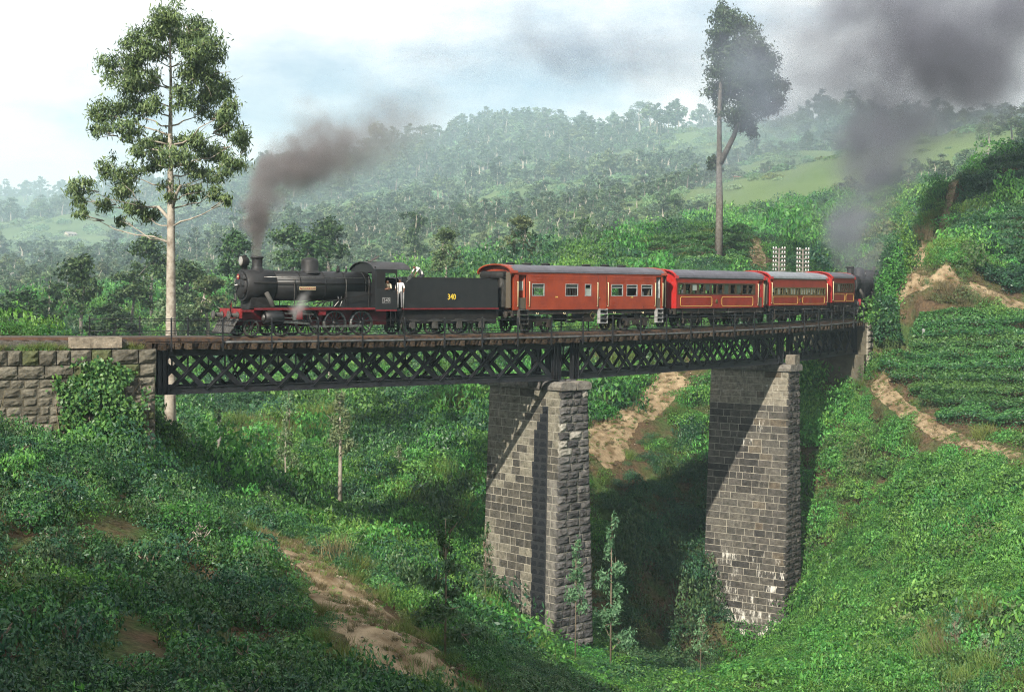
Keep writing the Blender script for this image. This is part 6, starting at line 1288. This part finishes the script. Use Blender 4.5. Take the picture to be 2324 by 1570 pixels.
# ================================================================ people
skin_m = M('skin', (.16, .075, .045), .6); hair_m = M('hair', (.012, .009, .008), .5); white_m = M('white_cotton', (.78, .76, .72), .8, col2=(.62, .6, .57), scale=6); beige_m = M('beige_cotton', (.55, .48, .36), .8, col2=(.42, .37, .28), scale=6); navy_m = M('dark_trousers', (.02, .022, .03), .8); grey_m = M('grey_trousers', (.16, .16, .17), .8); pink_m = M('pink_cotton', (.6, .2, .22), .8); khaki_m = M('khaki_trousers', (.26, .21, .13), .8)
def person(label, parent_s, local, rz, J, shirt, trousers, bust=False):
    """J: joint overrides in the person's own frame (x right of the body, y backwards, z up; faces -y)"""
    D = dict(pel=(0, 0, .93), spine=(0, 0, 1.12), chest=(0, 0, 1.32), neck=(0, .0, 1.47), head=(0, -.02, 1.56), crown=(0, -.01, 1.68), shR=(.18, 0, 1.4), elR=(.23, .02, 1.12), wrR=(.24, -.05, .88), shL=(-.18, 0, 1.4), elL=(-.23, .02, 1.12), wrL=(-.24, -.05, .88), hipR=(.1, 0, .9), knR=(.11, -.02, .5), anR=(.11, .02, .08), toR=(.12, -.14, .04), hipL=(-.1, 0, .9), knL=(-.11, -.02, .5), anL=(-.11, .02, .08), toL=(-.12, -.14, .04))
    D.update(J); D = {k: Vector(v) for k, v in D.items()}
    Rr = dict(pel=.14, spine=.13, chest=.145, neck=.06, head=.085, crown=.075, shR=.07, elR=.045, wrR=.032, shL=.07, elL=.045, wrL=.032, hipR=.095, knR=.06, anR=.042, toR=.035, hipL=.095, knL=.06, anL=.042, toL=.035)
    E = [('pel', 'spine', 'shirt'), ('spine', 'chest', 'shirt'), ('chest', 'neck', 'shirt'), ('neck', 'head', 'skin'), ('head', 'crown', 'hair'), ('chest', 'shR', 'shirt'), ('shR', 'elR', 'shirt'), ('elR', 'wrR', 'skin'), ('chest', 'shL', 'shirt'), ('shL', 'elL', 'shirt'), ('elL', 'wrL', 'skin')]
    if not bust: E += [('pel', 'hipR', 'tr'), ('hipR', 'knR', 'tr'), ('knR', 'anR', 'tr'), ('anR', 'toR', 'hair'), ('pel', 'hipL', 'tr'), ('hipL', 'knL', 'tr'), ('knL', 'anL', 'tr'), ('anL', 'toL', 'hair')]
    for s_ in ('R', 'L'):   # palm, four fingers and a thumb, slightly curled
        w, e = D['wr' + s_], D['el' + s_]; d = (w - e).normalized(); sd = d.cross(Vector((0, 1, .3))).normalized(); nn = d.cross(sd); D['pa' + s_] = w + d * .07; Rr['pa' + s_] = .032; E.append(('wr' + s_, 'pa' + s_, 'skin'))
        for k in range(4):
            a, b = 'f%d%s' % (k, s_), 'g%d%s' % (k, s_); o = sd * (.03 - .02 * k); D[a] = w + d * (.12 - .004 * abs(k - 1)) + o * 1.1 - nn * .012; D[b] = D[a] + d * (.035 - .006 * abs(k - 1)) - nn * .03; Rr[a] = .009; Rr[b] = .008; E += [('pa' + s_, a, 'skin'), (a, b, 'skin')]
        a = 't' + s_; D[a] = w + d * .06 + sd * .065 - nn * .015; Rr[a] = .01; E.append(('wr' + s_, a, 'skin'))
    hd = (D['crown'] - D['head']).normalized(); fc = Vector((0, -1, 0)); fc = (fc - hd * fc.dot(hd)).normalized(); D['nose'] = D['head'] + fc * .1 + hd * .01; Rr['nose'] = .014; D['chin'] = D['head'] + fc * .055 - hd * .05; Rr['chin'] = .045; E += [('head', 'nose', 'skin'), ('head', 'chin', 'skin')]
    used = []; [used.append(k) for e in E for k in e[:2] if k not in used]; ix = {k: i for i, k in enumerate(used)}
    me = bpy.data.meshes.new('person'); me.from_pydata([D[k] for k in used], [(ix[a], ix[b]) for a, b, _ in E], []); o = bpy.data.objects.new('person', me); COL.objects.link(o)
    o.modifiers.new('skin', 'SKIN'); sk = me.skin_vertices[0].data
    for k in used: sk[ix[k]].radius = (Rr[k], Rr[k] * (.8 if k in ('pel', 'spine', 'chest') else 1.0))
    sk[ix['pel']].use_root = True; ss = o.modifiers.new('sub', 'SUBSURF'); ss.levels = 1; ss.render_levels = 1
    bpy.context.view_layer.update(); ev = o.evaluated_get(bpy.context.evaluated_depsgraph_get()); m2 = bpy.data.meshes.new_from_object(ev); bpy.data.objects.remove(o); m2.name = 'person'
    m2.materials.clear(); ml = dict(skin=skin_m, shirt=shirt, tr=trousers, hair=hair_m); order = list(ml)
    for k in order: m2.materials.append(ml[k])
    seg = [(D[a], D[b], t) for a, b, t in E]
    for p in m2.polygons:
        c = p.center; best = None
        for a, b, t in seg:
            ab = b - a; k = max(0, min(1, (c - a).dot(ab) / ab.length_squared)); q = (c - (a + ab * k)).length
            if best is None or q < best[0]: best = (q, t)
        t = best[1]
        if t in ('skin', 'hair') and (c - D['head']).length < .2: t = 'hair' if ((c - D['head']).dot(hd) > .055 or (c - D['head']).dot(fc) < -.045 and (c - D['head']).dot(hd) > -.06) else 'skin'
        p.material_index = order.index(t); p.use_smooth = True
    l, r0 = frame(parent_s); Mx = Matrix.Translation(l) @ Matrix.Rotation(r0, 4, 'Z') @ Matrix.Translation(local) @ Matrix.Rotation(rz, 4, 'Z')
    ob = link('person', m2); ob.matrix_world = Mx; return tag(ob, label, 'person')
h = math.pi / 2
# vehicle frame: x towards the rear of the train, y away from the camera; rz = 0 faces the camera (-y)
person('driver in beige shirt leaning out of the cab window with folded arms', 10.0, (3.42, -1.02, 1.4), -.5, dict(pel=(0, .12, .95), spine=(0, .02, 1.12), chest=(0, -.16, 1.3), neck=(0, -.27, 1.44), head=(.02, -.34, 1.52), crown=(.02, -.36, 1.64), shR=(.17, -.2, 1.37), elR=(.2, -.38, 1.14), wrR=(-.02, -.46, 1.12), shL=(-.17, -.2, 1.37), elL=(-.2, -.38, 1.14), wrL=(.02, -.45, 1.15)), beige_m, navy_m)
person('man in white vest standing in the gangway between cab and tender, hand on the rail', 10.0, (4.13, -1.18, 1.42), -.9, dict(elR=(.3, -.1, 1.15), wrR=(.34, -.32, 1.02), elL=(-.26, .05, 1.15), wrL=(-.22, -.1, .95)), white_m, grey_m)
person('fireman in white shirt bending over the coal on the tender', 17.4, (-1.35, -.35, 2.75), -h, dict(pel=(0, .1, .62), spine=(0, -.02, .8), chest=(0, -.22, .95), neck=(0, -.38, 1.02), head=(0, -.47, 1.03), crown=(0, -.56, 1.1), shR=(.18, -.25, .98), elR=(.22, -.45, .78), wrR=(.16, -.55, .55), shL=(-.18, -.25, .98), elL=(-.22, -.45, .78), wrL=(-.16, -.5, .52), hipR=(.1, .1, .58), knR=(.14, -.2, .42), anR=(.13, .1, .07), toR=(.13, -.05, .04), hipL=(-.1, .1, .58), knL=(-.14, -.2, .42), anL=(-.13, .1, .07), toL=(-.13, -.05, .04)), white_m, navy_m)
sit = dict(hipR=(.1, 0, .9), knR=(.12, -.42, .9), anR=(.12, -.42, .5), toR=(.12, -.55, .48), hipL=(-.1, 0, .9), knL=(-.12, -.42, .9), anL=(-.12, -.42, .5), toL=(-.12, -.55, .48), wrR=(.2, -.3, 1.0), wrL=(-.2, -.3, 1.0))
person('passenger in white shirt at the last window of the first carriage', 28.65, (5.05, -.85, 1.05), .2, sit, white_m, khaki_m)
person('passenger in pink at the last window of the first carriage', 28.65, (4.62, -.9, 1.0), -.3, sit, pink_m, navy_m)
for i, (x, lab) in enumerate([(-4.3, 'passenger at a front window of the second carriage'), (-1.9, 'passenger at a middle window of the second carriage'), (.5, 'passenger right of the middle windows of the second carriage'), (2.6, 'passenger towards the rear of the second carriage')]):
    person(lab, 42.3, (x, -.85, 1.12), [.3, -.4, .1, .5][i], sit, [white_m, beige_m, white_m, pink_m][i], navy_m)
person('man in white trousers standing in the end doorway of the second carriage', 42.3, (4.9, -1.15, 1.46), .2, {}, pink_m, white_m)
person('passenger in white at the rearmost window of the third carriage', 53.9, (4.3, -.9, .95), 0, sit, white_m, navy_m)
# ================================================================ telegraph posts
porc = M('porcelain', (.55, .55, .53), .25, spec=.6)
ins = MB().lathe((0, 0, 0), (0, 0, 1), [(0, .03), (.03, .075), (.08, .08), (.13, .06), (.16, .065), (.2, .03), (.21, 0)], 10).mesh('insulator', porc)
def post(u, d, vtop, lab):
    q = P(u, 600, d); z = H1(q.x, q.y); zt = P(u, vtop, d).z; R = empty('telegraph_post', (q.x, q.y, z), Thead(75) + .35, lab, 'telegraph post', 'telegraph posts by the cutting'); hh_ = zt - z
    MB().tube([(0, 0, -.5), (0, 0, hh_)], [.12, .08], 8).build('pole', bark_d, R)
    for k in range(6):
        zz = hh_ - .12 - k * .42; a = MB().bb(-.05, .05, -.62, .62, zz - .05, zz + .05).build('crossarm', bark_d, R)
        for y in (-.55, -.3, .3, .55): link('insulator', ins, a, (0, y, zz + .05))
post(1768, 140, 563, 'telegraph post with rows of white insulators, left of the pair behind the train')
post(1822, 140, 565, 'telegraph post with rows of white insulators, right of the pair behind the train')
# ================================================================ smoke, steam, haze
def smoke(name, label, blobs, col, dens, seed, nscale=.35, warp=1.2, step=.35, edge=.42, nlo=.5, nhi=1.3, f0=.34, f1=.66):
    """blobs: (position, radius, weight); density falls off from each centre and is broken up by noise"""
    m = bpy.data.materials.new(name); m.use_nodes = True; t = m.node_tree; t.nodes.clear(); N = t.nodes.new; Lk = t.links.new
    out = N('ShaderNodeOutputMaterial'); pv = N('ShaderNodeVolumePrincipled'); Lk(pv.outputs[0], out.inputs['Volume']); pv.inputs['Color'].default_value = (*col, 1); pv.inputs['Anisotropy'].default_value = .15
    ge = N('ShaderNodeNewGeometry'); n1 = N('ShaderNodeTexNoise'); n1.inputs['Scale'].default_value = nscale; n1.inputs['Detail'].default_value = 4; n1.inputs['Roughness'].default_value = .55
    ofs = N('ShaderNodeVectorMath'); ofs.operation = 'ADD'; ofs.inputs[1].default_value = (seed * 13.1, seed * 7.7, 0); Lk(ge.outputs['Position'], ofs.inputs[0]); Lk(ofs.outputs[0], n1.inputs['Vector'])
    sb = N('ShaderNodeVectorMath'); sb.operation = 'SUBTRACT'; sb.inputs[1].default_value = (.5, .5, .5); Lk(n1.outputs['Color'], sb.inputs[0]); sc = N('ShaderNodeVectorMath'); sc.operation = 'SCALE'; sc.inputs['Scale'].default_value = warp * 2; Lk(sb.outputs[0], sc.inputs[0])
    ps = N('ShaderNodeVectorMath'); ps.operation = 'ADD'; Lk(ge.outputs['Position'], ps.inputs[0]); Lk(sc.outputs[0], ps.inputs[1]); acc = None
    for (c, rad, w) in blobs:
        ds = N('ShaderNodeVectorMath'); ds.operation = 'DISTANCE'; Lk(ps.outputs[0], ds.inputs[0]); ds.inputs[1].default_value = tuple(c)
        mr = N('ShaderNodeMapRange'); mr.interpolation_type = 'SMOOTHSTEP'; mr.inputs['From Min'].default_value = rad; mr.inputs['From Max'].default_value = rad * edge * .3; mr.inputs['To Max'].default_value = w; Lk(ds.outputs['Value'], mr.inputs[0])
        if acc is None: acc = mr.outputs[0]
        else:
            mx = N('ShaderNodeMath'); mx.operation = 'ADD'; Lk(acc, mx.inputs[0]); Lk(mr.outputs[0], mx.inputs[1]); acc = mx.outputs[0]
    mr2 = N('ShaderNodeMapRange'); mr2.inputs['From Min'].default_value = f0; mr2.inputs['From Max'].default_value = f1; mr2.inputs['To Min'].default_value = nlo; mr2.inputs['To Max'].default_value = nhi; Lk(n1.outputs[0], mr2.inputs[0])
    a = N('ShaderNodeMath'); a.operation = 'MULTIPLY'; Lk(acc, a.inputs[0]); Lk(mr2.outputs[0], a.inputs[1]); b = N('ShaderNodeMath'); b.operation = 'MULTIPLY'; b.inputs[1].default_value = dens; Lk(a.outputs[0], b.inputs[0]); Lk(b.outputs[0], pv.inputs['Density'])
    m.cycles.volume_step_rate = step
    # domain: a hull of the blobs
    bm = bmesh.new()
    for (c, rad, w) in blobs:
        k = rad + warp * .45
        for v in ((1, 0, 0), (-1, 0, 0), (0, 1, 0), (0, -1, 0), (0, 0, 1), (0, 0, -1), (.6, .6, .6), (-.6, .6, .6), (.6, -.6, .6), (.6, .6, -.6), (-.6, -.6, .6), (-.6, .6, -.6), (.6, -.6, -.6), (-.6, -.6, -.6)): bm.verts.new(Vector(c) + Vector(v) * k)
    h = bmesh.ops.convex_hull(bm, input=bm.verts); bmesh.ops.delete(bm, geom=list({g for g in h['geom_unused'] + h['geom_interior'] if isinstance(g, bmesh.types.BMVert)}), context='VERTS'); bmesh.ops.recalc_face_normals(bm, faces=bm.faces)
    me = bpy.data.meshes.new(name); bm.to_mesh(me); bm.free(); me.materials.append(m); return tag(link(name, me), label, 'smoke', kind='stuff')
def B(u, v, d, rpx, w): return (P(u, v, d), rpx * d / FPX, w)
smoke('smoke_plume', 'brown-grey smoke drifting back from the leading locomotive',
      [B(588, 500, 75.6, 44, 1.2), B(596, 455, 76, 58, 1.2), B(622, 410, 77.5, 74, 1.1), B(665, 375, 79, 88, 1.0), B(715, 360, 81, 94, .85), B(770, 345, 84, 96, .5), B(830, 322, 87, 105, .26), B(900, 295, 91, 110, .15), B(960, 255, 95, 105, .08), B(710, 285, 83, 80, .25), B(860, 245, 90, 90, .08)],
      (.43, .405, .415), 1.25, 1, .8, 1.3, .6, .42, .35, 1.5, .38, .62)
smoke('chimney_smoke', 'dense dark smoke column standing on the leading locomotive chimney',
      [B(583, 577, 75.2, 13, 1.6), B(583, 562, 75.2, 16, 1.6), B(584, 545, 75.2, 21, 1.5), B(585, 525, 75.3, 27, 1.3), B(587, 503, 75.5, 33, 1.1), B(589, 482, 75.7, 36, .7)],
      (.38, .35, .35), 2.6, 5, 2.2, .35, .5, .5, .55, 1.3)
smoke('smoke_plume', 'dense grey smoke column from the banking locomotive spreading into the upper right sky',
      [B(1912, 600, 128, 52, .9), B(1908, 560, 128, 60, 1.0), B(1910, 510, 129, 76, .85), B(1925, 450, 130, 96, .65), B(1960, 380, 131, 128, .55), B(2010, 315, 132, 145, .5), B(2060, 250, 133, 155, .45), B(2130, 180, 134, 175, .5), B(2230, 100, 135, 190, .6), B(2120, 60, 134, 190, .45), B(2000, 120, 133, 180, .35), B(2240, 200, 134, 140, .4), B(2340, 20, 136, 180, .55), B(1890, 150, 132, 160, .26), B(2000, 0, 134, 180, .35), B(1800, 60, 132, 150, .16), B(1985, 600, 121, 70, .3), B(2000, 530, 124, 80, .3)],
      (.41, .42, .50), .55, 2, .17, 4.4, .7, .42, .35, 1.5, .36, .64)
smoke('smoke_veil', 'thin bluish smoke drifting left across the sky in front of the tall tree',
      [B(1800, 140, 138, 200, .32), B(1710, 230, 138, 200, .28), B(1640, 120, 139, 200, .28), B(1550, 190, 140, 160, .35), B(1460, 120, 141, 140, .45), B(1400, 180, 141, 130, .35), B(1310, 140, 142, 125, .4), B(1230, 130, 142, 115, .5), B(1140, 145, 142, 110, .4), B(1050, 130, 143, 105, .45), B(960, 100, 143, 90, .4), B(1750, 300, 136, 150, .4), B(1650, 330, 137, 140, .35), B(1850, 250, 136, 150, .3)],
      (.5, .56, .68), .2, 3, .1, 7.0, .7, .42, .0, 1.6, .40, .68)
smoke('steam_wisp', 'small white wisp of steam beside the locomotive cylinder', [B(676, 700, 74.4, 26, 1), B(686, 684, 74.3, 22, .9), B(694, 668, 74.3, 16, .5), B(668, 712, 74.4, 14, .9), B(690, 675, 74.6, 12, .5)], (.97, .97, .97), .8, 4, 1.6, .3, .3)
hz = bpy.data.materials.new('haze_air'); hz.use_nodes = True; t = hz.node_tree; t.nodes.clear(); o_ = t.nodes.new('ShaderNodeOutputMaterial'); pv = t.nodes.new('ShaderNodeVolumePrincipled'); t.links.new(pv.outputs[0], o_.inputs['Volume'])
pv.inputs['Color'].default_value = (.66, .86, 1.0, 1); pv.inputs['Density'].default_value = .0003; pv.inputs['Anisotropy'].default_value = 0.0
tag(MB().bb(-4450, 4450, -4450, 4450, -70, 360).build('haze', hz), 'pale blue air haze over the valley', 'haze', kind='stuff')
